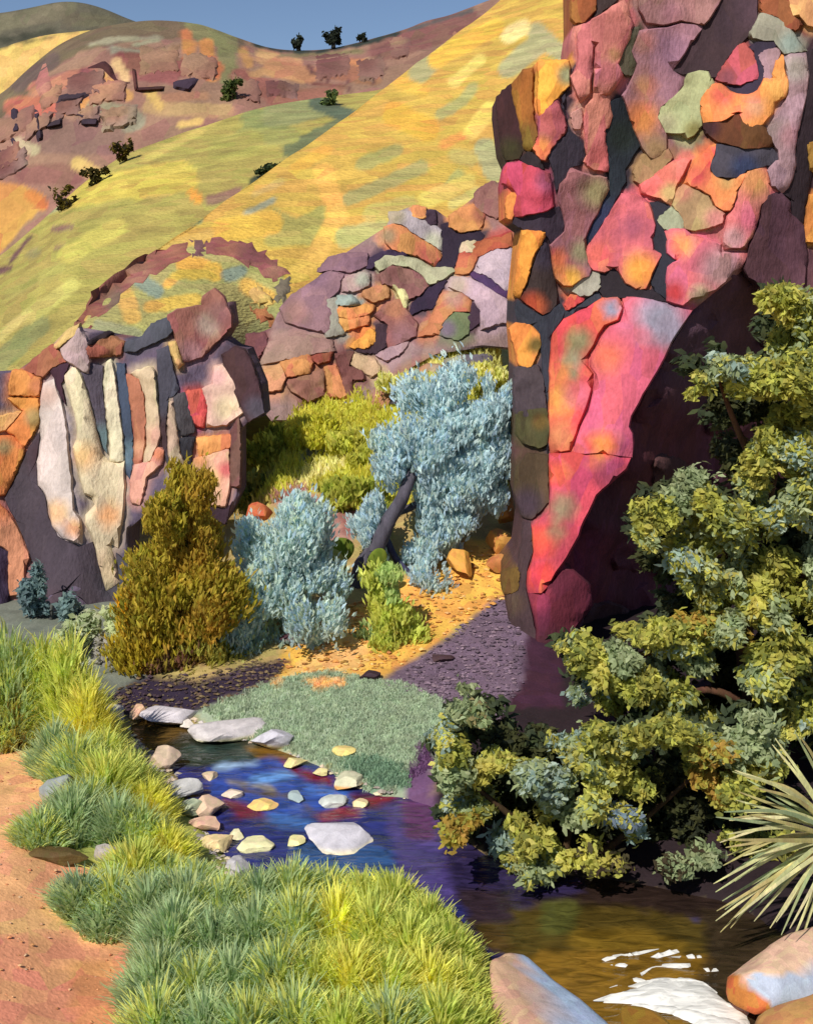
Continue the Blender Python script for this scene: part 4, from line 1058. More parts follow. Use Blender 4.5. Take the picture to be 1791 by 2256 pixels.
# ------------------------------------------------------------------ mauve outcrop in the middle
def mid_y(u, v):
    return 26.2 + (900 - v) / 460 * 4.2 + .2 * math.sin(u * .02 + v * .013)
mo = thing("mauve_outcrop", at(850, 900, 27.0), "jumbled mauve and brown rock outcrop below the golden hill", "outcrop")
M_ = [
 ([(645,652),(687,626),(725,598),(755,605),(744,642),(718,664),(730,691),(723,734),(690,724),(666,720),(631,706),(619,680)],"#946c74",[(650,690,34,"#9c7068"),(700,610,30,"#7e5c6c")],.5),
 ([(701,598),(725,570),(760,560),(807,560),(807,584),(774,598),(731,593)],"#88626e",None,.4),
 ([(823,582),(848,565),(886,565),(922,575),(950,593),(992,591),(1000,597),(981,610),(960,622),(946,626),(929,603),(900,586),(865,582),(837,596)],"#b6b48c",None,.6),
 ([(809,589),(816,572),(841,558),(869,552),(900,562),(880,563),(842,566),(826,578),(818,590)],"#402c48",None,.4),
 ([(837,607),(858,588),(893,588),(927,608),(942,628),(927,647),(900,657),(888,643),(864,628),(844,624)],"#905e58",[(870,600,24,"#7c5048")],.5),
 ([(848,502),(876,495),(918,523),(964,554),(972,565),(958,584),(922,563),(865,549),(851,533)],"#dc8c4a",[(945,570,34,"#b45e42"),(855,520,20,"#b09468")],.5),
 ([(858,469),(904,469),(939,486),(969,509),(972,549),(939,528),(915,514),(886,493),(862,488)],"#ac9ea2",[(955,532,24,"#b6b498"),(870,475,26,"#a89a7c")],.45),
 ([(911,455),(937,460),(937,482),(908,477)],"#e49c4e",None,.5),
 ([(941,467),(958,467),(960,491),(950,496),(938,484)],"#4a3444",None,.45),
 ([(1046,447),(1050,421),(1083,402),(1105,412),(1109,468),(1093,479),(1060,465),(1050,468)],"#8e5e54",None,.5),
 ([(992,477),(1016,460),(1055,448),(1067,470),(1058,503),(1016,510),(990,498)],"#d08644",[(1060,470,24,"#a05c40")],.5),
 ([(974,498),(988,495),(1009,516),(1055,512),(1065,519),(1055,530),(1016,533),(1006,568),(995,589),(967,603),(957,595),(978,568),(978,526)],"#2e2032",None,.15),
 ([(985,612),(964,645),(953,677),(929,680),(902,692),(912,670),(943,638),(964,626)],"#302038",None,.2),
 ([(1020,535),(1048,532),(1041,554),(1013,554)],"#d4bc94",None,.4),
 ([(1051,535),(1123,514),(1126,540),(1090,547),(1051,565),(1034,601),(1004,601),(1015,561)],"#ac482e",[(1020,585,30,"#c87444")],.45),
 ([(1053,594),(1060,567),(1090,553),(1123,549),(1130,622),(1118,643),(1083,612),(1043,594)],"#bca4ae",None,.5),
 ([(1037,600),(1083,612),(1125,649),(1118,657),(1076,630),(1041,609)],"#4e305c",None,.3),
 ([(994,612),(1037,616),(1076,637),(1112,659),(1126,666),(1123,708),(1097,712),(1060,724),(1060,687),(1046,661),(1018,643),(990,631)],"#bc9ca6",[(1010,630,26,"#c0a494")],.5),
 ([(922,740),(946,715),(960,682),(978,647),(1016,647),(1035,664),(1034,685),(999,685),(978,706),(967,733)],"#c47448",[(1000,655,26,"#bc8c74")],.5),
 ([(1037,668),(1053,673),(1056,708),(1032,727),(1032,701),(1041,687)],"#442c3e",None,.2),
 ([(978,710),(1002,689),(1035,694),(1030,734),(1009,748),(971,736)],"#6e7a52",[(985,725,22,"#7a6878")],.3),
 ([(743,677),(774,682),(809,673),(825,675),(813,690),(770,702),(748,696)],"#e49044",None,.45),
 ([(748,702),(772,706),(811,694),(813,703),(809,713),(760,727),(752,714)],"#e69648",None,.45),
 ([(774,764),(795,747),(802,724),(825,728),(825,752),(809,766)],"#ec962e",None,.4),
 ([(829,719),(851,717),(848,761),(830,776),(795,775),(774,768),(809,770),(829,752)],"#402a34",None,.25),
 ([(829,696),(855,668),(886,661),(897,687),(920,715),(913,740),(886,752),(858,766),(853,750),(857,715)],"#925a54",[(870,680,26,"#b46c50"),(890,740,30,"#8a5c60")],.5),
 ([(739,671),(746,654),(774,654),(793,671),(767,671)],"#a0aea4",None,.5),
 ([(718,661),(741,658),(745,715),(758,734),(720,741),(717,701)],"#9e9888",None,.35),
 ([(802,642),(848,630),(856,638),(856,654),(823,664),(801,652)],"#cc8c54",None,.45),
 ([(757,617),(795,602),(814,605),(811,628),(781,640),(755,640)],"#b4908c",[(800,615,20,"#a8a894")],.4),
 ([(865,626),(890,637),(898,659),(893,682),(886,666),(876,644)],"#dcd08c",None,.65),
 ([(545,738),(583,735),(587,757),(564,794),(545,801)],"#724040",None,.45),
 ([(620,798),(680,781),(688,800),(681,821),(634,829)],"#cc7c46",None,.5),
 ([(594,756),(655,738),(730,752),(737,771),(683,779),(613,794),(577,801)],"#a47e70",None,.45),
 ([(687,788),(732,773),(725,793),(701,800)],"#985034",None,.5),
 ([(571,823),(617,805),(629,831),(618,857),(578,864)],"#d08e60",None,.45),
 ([(633,842),(683,826),(713,816),(713,868),(680,882),(643,859)],"#986450",None,.45),
 ([(717,812),(739,809),(760,856),(764,875),(727,871)],"#cc804a",None,.45),
 ([(741,781),(776,777),(767,807),(795,816),(804,835),(774,835),(774,875),(762,866),(752,821)],"#7a4a42",None,.5),
 ([(780,784),(823,791),(839,814),(816,829),(808,821),(776,803)],"#c8a47c",None,.4),
 ([(832,782),(865,766),(898,756),(886,772),(853,794)],"#ac888c",None,.4),
 ([(802,905),(858,861),(900,826),(943,805),(976,809),(964,828),(957,854),(922,871),(895,860),(870,862),(850,892),(823,913)],"#ac7050",[(960,820,26,"#b89a80")],.45),
 ([(857,887),(874,861),(907,854),(920,878),(886,887)],"#4e464e",None,.4),
 ([(981,798),(1016,788),(1076,784),(1084,790),(1055,810),(1020,819),(992,810)],"#6e6470",[(1000,795,24,"#a8a484")],.4),
 ([(952,857),(971,830),(997,859),(993,878),(960,872)],"#b4ac9c",None,.4),
 ([(740,900),(775,880),(800,895),(790,925),(745,920)],"#a4a4a0",None,.3),
]
block("rock_core", [(612, 690), (640, 660), (690, 625), (720, 590), (760, 558), (850, 500), (865, 470), (905, 455), (960, 462), (985, 480), (1050, 430), (1085, 402), (1180, 400), (1180, 775), (1062, 765),
                    (960, 780), (905, 810), (870, 850), (880, 880), (840, 915), (800, 935), (700, 930), (650, 930), (600, 930), (562, 880), (550, 800), (562, 738), (598, 722)], lambda u, v: mid_y(u, v) + .10, "#8e726e",
      [(700, 680, 70, "#8c6a72"), (850, 620, 60, "#7c5450"), (620, 860, 80, "#a8a070"), (800, 860, 60, "#b4ac78"), (760, 700, 50, "#98847c"), (950, 690, 30, "#989078"), (880, 520, 50, "#b0a070")], h=.05, depth=1.8, parent=mo, rnd=0, rough=1, step=11, bev=1, colfn=host_cols(M_, "#8e726e", 26, .8), mat="outcrop_stone")
for poly, c, blobs, h in M_:
    block("rock", poly, mid_y, c, blobs, h=h * .22, depth=.2, parent=mo, mat="outcrop_stone", rnd=0, rough=.6, bev=.3, tilt=.6, dome=.4, jag=.8, grow=4.5)

# ------------------------------------------------------------------ loose stones and boulders
def boulder(name, c, r, col, col2=None, cuts=13, seed=None, sub=4, mat="stream_stone", rotz=None, parent=None, tight=0.0):
    rg = random.Random(seed if seed is not None else RNG.random())
    bm = bmesh.new()
    bmesh.ops.create_icosphere(bm, subdivisions=sub, radius=1.0)
    planes = []
    for _ in range(cuts):
        d = Vector((rg.gauss(0, 1), rg.gauss(0, 1), rg.gauss(.25, .8))).normalized()
        planes.append((d, rg.uniform(.45 - tight, .82 - tight * 1.6)))
    V, C = [], []
    rz = rg.uniform(0, 6.28) if rotz is None else rotz
    ca, sa = math.cos(rz), math.sin(rz)
    c1 = lin(col); c2 = lin(col2) if col2 else c1
    s0 = rg.uniform(0, 80)
    for v in bm.verts:
        p = v.co.copy()
        for d, k in planes:
            t = p.dot(d)
            if t > k: p -= d * (t - k) * .97
        p *= 1 + .07 * nz(p, 2.1, s0) + .03 * nz(p, 6, s0)
        m = min(1.0, max(0.0, (0.0 - p.z + .25 * nz(p, 2, s0 + 7)) * 4)) if col2 else 0
        V.append((c[0] + p.x * r[0], c[1] + p.y * r[1], c[2] + p.z * r[2]))
        C.append(c1 * (1 - m) + c2 * m)
    Fc = [[v.index for v in f.verts] for f in bm.faces]
    bm.free()
    o = mesh_obj(name, V, Fc, C, mat, parent)
    o.data.set_sharp_from_angle(angle=math.radians(24))
    return o

def stream_stone(u, v, w, h, col, label, col2=None, z=0.0, name="stone", cat="stone", group="pale stones in and beside the stream", sq=0.9, ycut=None):
    """a stone whose picture is centred on (u, v), w x h pixels, standing at height z"""
    Y = (CZ - z) * F / (v + h * .35 - VH)
    s = Y / F
    rx = w * .66 * s
    slope = (CZ - z) / Y
    rz = max(.05, h * s * .52)
    ry = rx * sq
    p = at(u, v, Y)
    o = boulder(name, (p.x, Y, z + rz * .35), (rx, ry, rz), col, col2, seed=int(u * 7 + v))
    return tag(o, label, cat, group)

S_ = [
 (250,1562,66,48,"#b8b2ae",None,.08,"lilac-grey stone against the tall grass where the stream begins"),
 (308,1563,42,36,"#e0b494",None,.08,"peach stone between two lilac stones at the stream's far end"),
 (380,1571,112,44,"#cec6ca","#d8cfc0",.05,"broad lilac-white stone under the dark bank shrubs"),
 (412,1590,30,18,"#e4d8cc",None,.03,"small cream stone at the foot of the broad lilac-white stone"),
 (505,1596,132,48,"#ccc4c4","#e4dcae",.03,"long low pale stone at the edge of the sage meadow"),
 (612,1620,100,50,"#cac6ce","#ecdca4",.03,"domed white stone with cream foot at the meadow corner"),
 (651,1676,46,18,"#e4d494",None,.02,"small cream stone just below the domed white stone"),
 (708,1698,40,16,"#e0d094",None,.02,"thin cream stone lying on the reddish stream edge"),
 (762,1648,46,22,"#e8d084",None,.12,"lone yellow stone lying out on the sage meadow"),
 (764,1716,72,32,"#ccc8a8","#d89a5c",.03,"pale stone with orange underside on the meadow shore"),
 (360,1666,64,58,"#ccb49c",None,.06,"tan stone between lime grass and dark water"),
 (412,1728,60,46,"#bab8b8",None,.05,"grey stone on the grassy left bank of the blue water"),
 (460,1768,66,46,"#dcbc a0".replace(" ",""),None,.04,"peach stone below the grey stone on the left bank"),
 (425,1770,40,40,"#a8b094",None,.06,"sage-grey stone tucked into the grass of the left bank"),
 (455,1808,64,30,"#d4ac94",None,.05,"rosy flat stone on the left bank, above the cream one"),
 (483,1846,62,40,"#ecd09c",None,.04,"large cream stone at the left bank's lowest bend"),
 (525,1902,46,42,"#b6b2b6",None,.04,"grey stone at the tip of the foreground grass"),
 (561,1853,70,28,"#f0e8b4",None,.0,"pale yellow wedge stone in the blue water by the left bank"),
 (522,1838,36,10,"#e8e0b4",None,.0,"thin pale sliver of stone above the pale yellow wedge stone"),
 (651,1851,46,22,"#f0e4a4",None,.0,"narrow cream stone touching the big slab's left end"),
 (755,1832,150,38,"#c8c4cc","#ece0bc",.0,"big flat lilac slab in the middle of the blue stream"),
 (512,1746,48,22,"#e0ccb8",None,.0,"oval cream stone in the blue water near the left bank"),
 (580,1768,56,14,"#f0c87c",None,.0,"flat yellow-orange stone in mid stream"),
 (727,1759,58,28,"#ccd0c8",None,.0,"slanting pale grey stone in the blue water under the meadow"),
 (653,1752,36,30,"#a4b4b4",None,.0,"small blue-grey stone in mid stream"),
 (464,1710,34,12,"#d4bc9c",None,.0,"small tan stone where dark water turns blue"),
 (790,1769,34,9,"#f0d8a4",None,.0,"tiny cream stone in the reddish water by the shore"),
]
for u, v, w, h, c, c2, z, lab in S_:
    stream_stone(u, v, w, h, c, lab, c2, z)

def land_boulder(u, v, w, h, col, label, col2=None, name="boulder", group=None, sq=.8, lift=.5):
    p = on_ground(u, v + h * .5)
    s = p.y / F
    o = boulder(name, (p.x, p.y, p.z + h * s * lift), (w * .78 * s, w * .7 * s * sq, h * s * .85), col, col2, cuts=22, seed=int(u + v * 3), tight=.14)
    return tag(o, label, "boulder", group)
land_boulder(236, 1882, 78, 48, "#aea49c", "mauve-grey boulder half sunk in grass beside the path")
land_boulder(112, 1745, 74, 52, "#8c9290", "blue-grey boulder at the path edge below tall grass", "#a09080")
land_boulder(118, 1884, 110, 26, "#5c4a28", "flat dark brown stone under the overhanging grass by the path")
land_boulder(573, 1128, 72, 50, "#c06640", "orange-red boulder above the blue-grey sagebrush")
land_boulder(552, 1182, 62, 48, "#704250", "maroon boulder below the orange-red boulder")
land_boulder(1112, 1118, 56, 88, "#e09c4e", "tall orange boulder standing against the red cliff's dark edge", group="orange boulders at the cliff foot")
land_boulder(1106, 1190, 74, 62, "#d0924c", "middle orange boulder in the pile at the cliff foot", group="orange boulders at the cliff foot")
land_boulder(1098, 1240, 74, 46, "#b87844", "lowest brown-orange boulder of the pile at the cliff foot", group="orange boulders at the cliff foot")
land_boulder(1010, 1235, 84, 60, "#dca04c", "ochre boulder on the bank below the blue-grey tree")
land_boulder(820, 1488, 56, 20, "#3a2630", "small dark rock between the ochre bank and sage meadow")
land_boulder(975, 1450, 60, 14, "#4a3438", "dark sliver of rock lying on the purple shale")  # the purple ground under it is painted cast shadow, not shale
land_boulder(660, 1400, 74, 30, "#4e3038", "dark purple rock at the foot of the blue-grey sagebrush")

# bottom right: hewn-looking boulders by the white water
def hull_rock(name, pts, colour, label, group=None, bevel=.05):
    bm = bmesh.new()
    for p in pts: bm.verts.new(at(*p))
    r = bmesh.ops.convex_hull(bm, input=bm.verts)
    bmesh.ops.delete(bm, geom=[g for g in r["geom_interior"] if isinstance(g, bmesh.types.BMVert)], context='VERTS')
    bmesh.ops.dissolve_limit(bm, angle_limit=.12, verts=bm.verts, edges=bm.edges)
    bmesh.ops.bevel(bm, geom=list(bm.edges), offset=bevel, segments=2, affect='EDGES', profile=.6)
    bmesh.ops.triangulate(bm, faces=bm.faces)
    bmesh.ops.subdivide_edges(bm, edges=[e for e in bm.edges if e.calc_length() > .12], cuts=2, use_grid_fill=True)
    bm.normal_update()
    V, C = [], []
    for v in bm.verts:
        p = v.co + v.normal * (.025 * nz(v.co, 3.0, 2) + .012 * nz(v.co, 9, 4))
        V.append(p[:]); u_, v_ = px(p)
        C.append(colour(u_, v_, v.normal))
    Fc = [[v.index for v in f.verts] for f in bm.faces]
    bm.free()
    return tag(mesh_obj(name, V, Fc, C, "stream_stone"), label, "boulder", group)
def two(a, b, test):
    a, b = lin(a), lin(b)
    def f(u, v, n):
        t = test(u, v, n); t = min(1, max(0, t))
        return a * (1 - t) + b * t
    return f
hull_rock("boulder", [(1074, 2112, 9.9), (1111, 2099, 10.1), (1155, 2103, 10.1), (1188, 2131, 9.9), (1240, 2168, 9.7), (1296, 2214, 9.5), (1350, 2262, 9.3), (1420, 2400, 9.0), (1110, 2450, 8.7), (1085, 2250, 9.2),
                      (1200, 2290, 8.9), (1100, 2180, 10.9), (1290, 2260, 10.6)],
          two("#c69e82", "#a4b4cc", lambda u, v, n: (u - (1140 + (v - 2105) * .62)) / 18 + .5), "tan and blue-grey slab beside the foreground grass at the bottom")  # blue-grey side: sky-lit shade put into the stone colour
hull_rock("boulder", [(1596, 2150, 9.9), (1640, 2120, 9.9), (1700, 2080, 10.0), (1760, 2046, 10.1), (1850, 2024, 10.2), (1900, 2130, 9.9), (1900, 2200, 9.6), (1700, 2205, 9.4), (1660, 2240, 9.4), (1602, 2206, 9.6), (1630, 2149, 9.55),
                      (1720, 2140, 9.5), (1800, 2150, 10.8), (1620, 2180, 10.6)],
          lambda u, v, n: (lin("#c8763c") if v > 2146 + max(0, (u - 1630)) * .9 and u < 1700 else (lin("#b2bccc") if v > 2144 - max(0, u - 1720) * .12 and u > 1640 else lin("#dcb698"))),  # the blue-grey part is a shaded face, coloured in
          "peach, blue-grey and orange boulder under the yucca")
hull_rock("boulder", [(1665, 2240, 9.2), (1710, 2214, 9.25), (1791, 2182, 9.3), (1880, 2170, 9.4), (1900, 2400, 8.6), (1650, 2400, 8.6), (1640, 2290, 9.0), (1780, 2250, 8.8), (1800, 2260, 9.9)],
          two("#c8925a", "#6e5040", lambda u, v, n: (1672 - u) / 14), "brown boulder in the bottom right corner")

# white water: foam tongues raised on the stream
def foam_mat():
    m = bpy.data.materials.new("foam")
    m.use_nodes = True
    n, l = m.node_tree.nodes, m.node_tree.links
    b = n["Principled BSDF"]
    tc = n.new("ShaderNodeTexCoord"); mp = n.new("ShaderNodeMapping"); mp.inputs["Scale"].default_value = (4, 11, 6); mp.inputs["Rotation"].default_value = (0, 0, .5)
    nt = n.new("ShaderNodeTexNoise"); nt.inputs["Scale"].default_value = 1.4; nt.inputs["Detail"].default_value = 5; nt.inputs["Distortion"].default_value = .8
    l.new(tc.outputs["Object"], mp.inputs[0]); l.new(mp.outputs[0], nt.inputs["Vector"])
    cr = n.new("ShaderNodeValToRGB")
    cr.color_ramp.elements[0].position = .32; cr.color_ramp.elements[0].color = (.50, .49, .45, 1)
    cr.color_ramp.elements[1].position = .55; cr.color_ramp.elements[1].color = (.82, .80, .74, 1)
    l.new(nt.outputs[0], cr.inputs[0]); l.new(cr.outputs[0], b.inputs["Base Color"])
    b.inputs["Roughness"].default_value = .45
    bp = n.new("ShaderNodeBump"); bp.inputs["Strength"].default_value = .35; bp.inputs["Distance"].default_value = .03
    l.new(nt.outputs[0], bp.inputs["Height"]); l.new(bp.outputs[0], b.inputs["Normal"])
    MATS["foam"] = m
foam_mat()
def foam(poly, z, hgt, label):
    W = smooth_poly([flat_px(u, v, z) for u, v in poly], 2)
    W = densify(W, .04)
    Pf, Tf = fill(W, .05)
    d = seg_dist(Pf, W)
    t = np.clip(d / .14, 0, 1)
    Z = z - .03 + np.sqrt(1 - (1 - t) ** 2) * hgt
    V = [(Pf[i, 0], Pf[i, 1], Z[i] + .03 * t[i] * nz((Pf[i, 0], Pf[i, 1], 0), 5, 3)) for i in range(len(Pf))]
    o = mesh_obj("white_water", V, Tf, np.tile(lin("#e8e4d8"), (len(V), 1)), "foam")
    return tag(o, label, "white water", "tongues of white water in the stream")
foam([(1310,2200),(1350,2184),(1395,2172),(1440,2154),(1500,2147),(1556,2160),(1600,2200),(1650,2226),(1655,2260),(1640,2300),(1590,2300),(1530,2250),(1460,2222),(1390,2208)], .02, .05, "broad sheet of white foam pouring between the bottom boulders")
foam([(1300,2198),(1340,2184),(1400,2176),(1470,2172),(1540,2180),(1600,2200),(1655,2222),(1660,2238),(1600,2222),(1520,2206),(1440,2202),(1370,2198)], .03, .05, "raised ridge of foam along the top of the broad sheet")
foam([(1345,2214),(1400,2206),(1480,2212),(1560,2228),(1640,2246),(1650,2290),(1600,2300),(1540,2262),(1470,2232),(1400,2220)], .02, .06, "lowest wide sheet of white foam at the bottom edge")
foam([(1376,2166),(1410,2158),(1450,2150),(1510,2148),(1556,2160),(1584,2182),(1540,2172),(1480,2166),(1420,2170)], .03, .05, "arched foam crest just above the broad white band")
foam([(1380,2146),(1410,2136),(1425,2124),(1470,2114),(1520,2116),(1546,2106),(1540,2120),(1510,2132),(1460,2134),(1430,2142),(1405,2152)], .02, .04, "curling streak of foam ending in a point at the right")
foam([(1305,2116),(1340,2098),(1390,2090),(1424,2102),(1385,2103),(1340,2112)], .02, .03, "thin uppermost streak of foam on the brown pool")
foam([(1272,2158),(1310,2170),(1370,2160),(1392,2164),(1350,2178),(1290,2170)], .02, .03, "grey-blue fold of foam left of the arched crest")
fo_ = [o for o in COL.objects if o.get("label", "").startswith("broad sheet of white foam")][0]
for i in range(7):
    u0, v0 = RNG.uniform(1310, 1500), RNG.uniform(2100, 2180)
    L = RNG.uniform(80, 150); th = RNG.uniform(5, 8); sl = RNG.uniform(-.35, .25)
    q = [(u0, v0), (u0 + L * .3, v0 + L * .3 * sl - th), (u0 + L * .7, v0 + L * .7 * sl - th * .8), (u0 + L, v0 + L * sl), (u0 + L * .6, v0 + L * .6 * sl + th * .5), (u0 + L * .25, v0 + L * .25 * sl + th * .4)]
    W = densify(smooth_poly([flat_px(a, b, .015) for a, b in q], 1), .03)
    Pf, Tf = fill(W, .04)
    if not len(Tf): continue
    d = np.clip(seg_dist(Pf, W) / .03, 0, 1)
    fc = mesh_obj("foam_streak", [(Pf[k, 0], Pf[k, 1], -.004 + .035 * d[k]) for k in range(len(Pf))], Tf, np.tile(lin("#e8e4d8"), (len(Pf), 1)), "foam", fo_)
land = boulder("boulder", (flat_px(1440, 2262)[0], flat_px(1440, 2262)[1], -.05), (.42, .34, .13), "#8c6824", None, seed=5)
tag(land, "wet golden-brown stone under the lip of white foam", "boulder")

# ------------------------------------------------------------------ shrubs and trees
def cl(u, v, ru, rv, Y, n, pal=None, ry=None):
    return (at(u, v, Y)[:], wr(ru, rv, Y, ry), n, pal)

# ridge trees and hill shrubs
for (u, v, w, h, lab) in [(658, 106, 27, 28, "small dark tree on the far ridge, leftmost of three"), (735, 100, 27, 40, "tallest dark tree of the three on the far ridge"),
                          (800, 92, 22, 24, "small dark tree on the far ridge, rightmost of three")]:
    Y = 172.5
    t = thing("ridge_tree", at(u, v, Y), lab, "tree", "trees on the far ridge")
    limb("trunk", [at(u, v + 6, Y), at(u + 1, v - h * .5, Y)], .35, .15, "#2c2a24", t)
    leaves("crown", [cl(u, v - h * .34, w * .42, h * .44, Y, 900, None, w * .42 * Y / F), cl(u + 2, v - h * .6, w * .25, h * .3, Y, 160, None, w * .25 * Y / F), cl(u - 6, v - h * .35, w * .3, h * .25, Y, 160, None, w * .3 * Y / F)],
           t, (.5, .3), ("#33392f", "#3a4032", "#2a3030"))
for (u, v, w, h, pal, host, lab) in [
    (511, 222, 46, 54, ("#4c5a2c", "#3c4a28", "#68723c"), mesa, "dark green shrub in the gully of the brown mesa"),
    (275, 358, 44, 56, ("#4c4620", "#6a5c28", "#343020"), olive, "topmost dark shrub in the row down the olive slope"),
    (216, 404, 58, 46, ("#46401e", "#38341c", "#5c5228"), olive, "middle dark shrub in the row down the olive slope"),
    (143, 462, 54, 66, ("#6e6228", "#544c20", "#3e3830"), olive, "lowest olive shrub in the row down the olive slope"),
    (595, 388, 74, 30, ("#3c4a2c", "#2e3a28", "#56603a"), olive, "low dark green thicket where olive and golden slopes meet"),
    (725, 232, 40, 36, ("#56683a", "#48563a", "#7c8850"), olive, "bright green shrub at the top of the olive slope")]:
    Y = host.depth(u, v) or host.depth(u, v + 15) or 70.0
    t = thing("hill_shrub", at(u, v, Y), lab, "shrub", "shrubs on the hillside")
    s = Y / F
    limb("stem", [at(u, v + 4, Y + .1), at(u + 2, v - h * .4, Y)], .03 * w * s, .012 * w * s, "#3a3020", t)
    k = max(.12, 3.2 * s * 2)
    leaves("foliage", [cl(u, v - h * .45, w * .42, h * .42, Y, 300, None, w * .4 * s), cl(u + w * .18, v - h * .7, w * .26, h * .28, Y, 120, None, w * .25 * s), cl(u - w * .2, v - h * .3, w * .26, h * .26, Y, 120, None, w * .25 * s)],
           t, (k * 1.5, k * .8), pal)

# lime shrubs on the middle slope
for (u, v, w, h, pal, lab) in [
    (600, 985, 120, 80, ("#a8a83c", "#8c9038", "#babc50"), "olive-green mat shrub right of the pink column blocks"),
    (700, 960, 130, 70, ("#c0bc40", "#b0ac38", "#d0cc58"), "bright yellow-green shrub under the brown outcrop"),
    (815, 975, 150, 90, ("#b8b64a", "#c6c45c", "#a8a848"), "yellow-green shrub left of the blue-grey tree top"),
    (775, 1085, 150, 90, ("#a4aa44", "#b4b450", "#98a040"), "lime shrub above the pink soil and dark tree trunk"),
    (560, 1080, 110, 70, ("#8c8c48", "#a09c48", "#7c8444"), "dull olive shrub above the orange-red boulder"),
    (925, 850, 150, 60, ("#d4d086", "#c8c670", "#dcd894"), "pale straw-yellow shrub below the lilac rocks"),
    (1065, 835, 120, 80, ("#d0cc7c", "#dcd890", "#c4c268"), "pale yellow shrub touching the red cliff's left edge")]:
    g = on_ground(u, v + h * .45)
    Y = g.y
    t = thing("slope_shrub", g, lab, "shrub", "low shrubs on the middle slope")
    s = Y / F
    limb("stem", [g + Vector((0, 0, -.1)), at(u, v + h * .2, Y)], .05, .02, "#5c4c2c", t)
    leaves("foliage", [cl(u + dx * w, v + dy * h, w * .3, h * .36, Y, 1300, None, w * .3 * s) for dx, dy in ((-.28, .1), (0, -.08), (.28, .08), (.05, .2), (-.15, -.1))], t, (.15, .06), pal, mode="up", gain=1.4)

# blue-grey tree with the dark leaning trunk
Yt = 19.9
bt = thing("blue_tree", on_ground(792, 1300), "blue-grey feathery tree with a dark leaning trunk beside the red cliff", "tree")
bt_tr = limb("trunk", [at(788, 1318, 19.3), at(793, 1275, 19.35), at(806, 1240, 19.3), at(832, 1200, 19.35), at(850, 1160, 19.4), at(884, 1100, 19.5), at(910, 1040, 19.7), at(940, 980, 19.9)], .19, .08, "#4e4a54", bt)
limb("branch", [at(872, 1130, 19.8), at(930, 1100, 20.0), at(990, 1010, 20.1)], .08, .03, "#4c4650", bt_tr)
limb("branch", [at(850, 1190, 19.8), at(880, 1240, 19.7), at(935, 1290, 19.6)], .07, .03, "#3c3c56", bt_tr)
bp_ = ("#a6b8ba", "#9cb0b4", "#aebcb8", "#98aebc", "#a8b6aa")
leaves("crown", [cl(u, v, a * 1.45, b * 1.35, Yt, int(a * b * 2.2), None, .55) for u, v, a, b in
                 [(1085, 960, 34, 60), (1085, 895, 26, 40), (1040, 930, 60, 70), (985, 915, 60, 60), (915, 950, 50, 50), (880, 1010, 46, 50), (960, 1010, 70, 60), (1060, 1010, 56, 70), (1000, 1080, 70, 60), (1065, 1085, 40, 50),
                  (950, 1130, 44, 60), (955, 1190, 50, 50), (925, 1240, 46, 44), (960, 1275, 34, 34), (1020, 1140, 46, 40), (835, 1110, 34, 60), (815, 1150, 22, 36), (935, 1060, 44, 40)]],
       bt, (.10, .038), bp_, mode="up", gain=1.75)
# dusty sagebrush left of it
sg = thing("sagebrush", on_ground(600, 1480), "large dusty blue-grey sagebrush in the centre beside the ochre bank", "shrub")
for du in (-60, -10, 45):
    limb("stem", [at(600 + du * .4, 1478, 17.8), at(600 + du, 1420, 17.8), at(600 + du * 1.3, 1330, 17.8)], .05, .02, "#5a4c54", sg)
sp_ = ("#a6b6b2", "#9cafae", "#acbab0", "#9cb2be", "#aab49c")
leaves("foliage", [cl(u, v, a * 1.3, b * 1.25, 17.8, int(a * b * 2.0), p, .5) for u, v, a, b, p in
                   [(655, 1120, 34, 50, None), (640, 1200, 60, 70, None), (700, 1230, 40, 60, None), (590, 1230, 60, 70, None), (560, 1300, 70, 60, None), (640, 1300, 70, 70, None), (700, 1320, 40, 60, None), (520, 1370, 60, 60, None),
                    (590, 1400, 60, 50, ("#a0a878", "#94a484", "#8ca4a0")), (660, 1410, 50, 40, None), (530, 1450, 46, 40, ("#98a078", "#a8a468", "#8ca0a0")), (615, 1440, 40, 34, ("#a09c60", "#90a494"))]],
       sg, (.09, .034), sp_, mode="up", gain=1.75)
# olive and ochre willow left of that
ol = thing("olive_willow", on_ground(380, 1505), "olive and ochre upright willow shrub between columns and sagebrush", "shrub")
for du in (-70, -25, 20, 70):
    limb("stem", [at(385 + du * .5, 1505, 17.3), at(385 + du * .8, 1400, 17.3), at(385 + du, 1250, 17.3)], .05, .02, "#4a3c20", ol)
op_ = ("#94842e", "#867826", "#a49038", "#7a7428")
leaves("foliage", [cl(u, v, a * 1.5, b * 1.25, 17.3, int(a * b * 1.9), p, .5) for u, v, a, b, p in
                   [(385, 1110, 40, 60, None), (360, 1190, 60, 70, None), (430, 1180, 50, 80, ("#a08430", "#988030", "#8c7a2c")), (460, 1260, 40, 70, ("#a48632", "#988030", "#8c7c30")), (380, 1280, 70, 70, None), (330, 1330, 44, 60, None),
                    (430, 1350, 70, 70, ("#8c8030", "#7c7424", "#a08434")), (370, 1400, 80, 60, ("#8c7c24", "#a89430", "#7c7028")), (300, 1400, 34, 70, ("#c8a428", "#b49c2c", "#a08c30")), (450, 1450, 70, 44, ("#948a3c", "#84803c", "#a09848")), (350, 1460, 70, 40, ("#74602a", "#6a4c3c", "#847030"))]],
       ol, (.11, .034), op_, mode="up", gain=1.85)
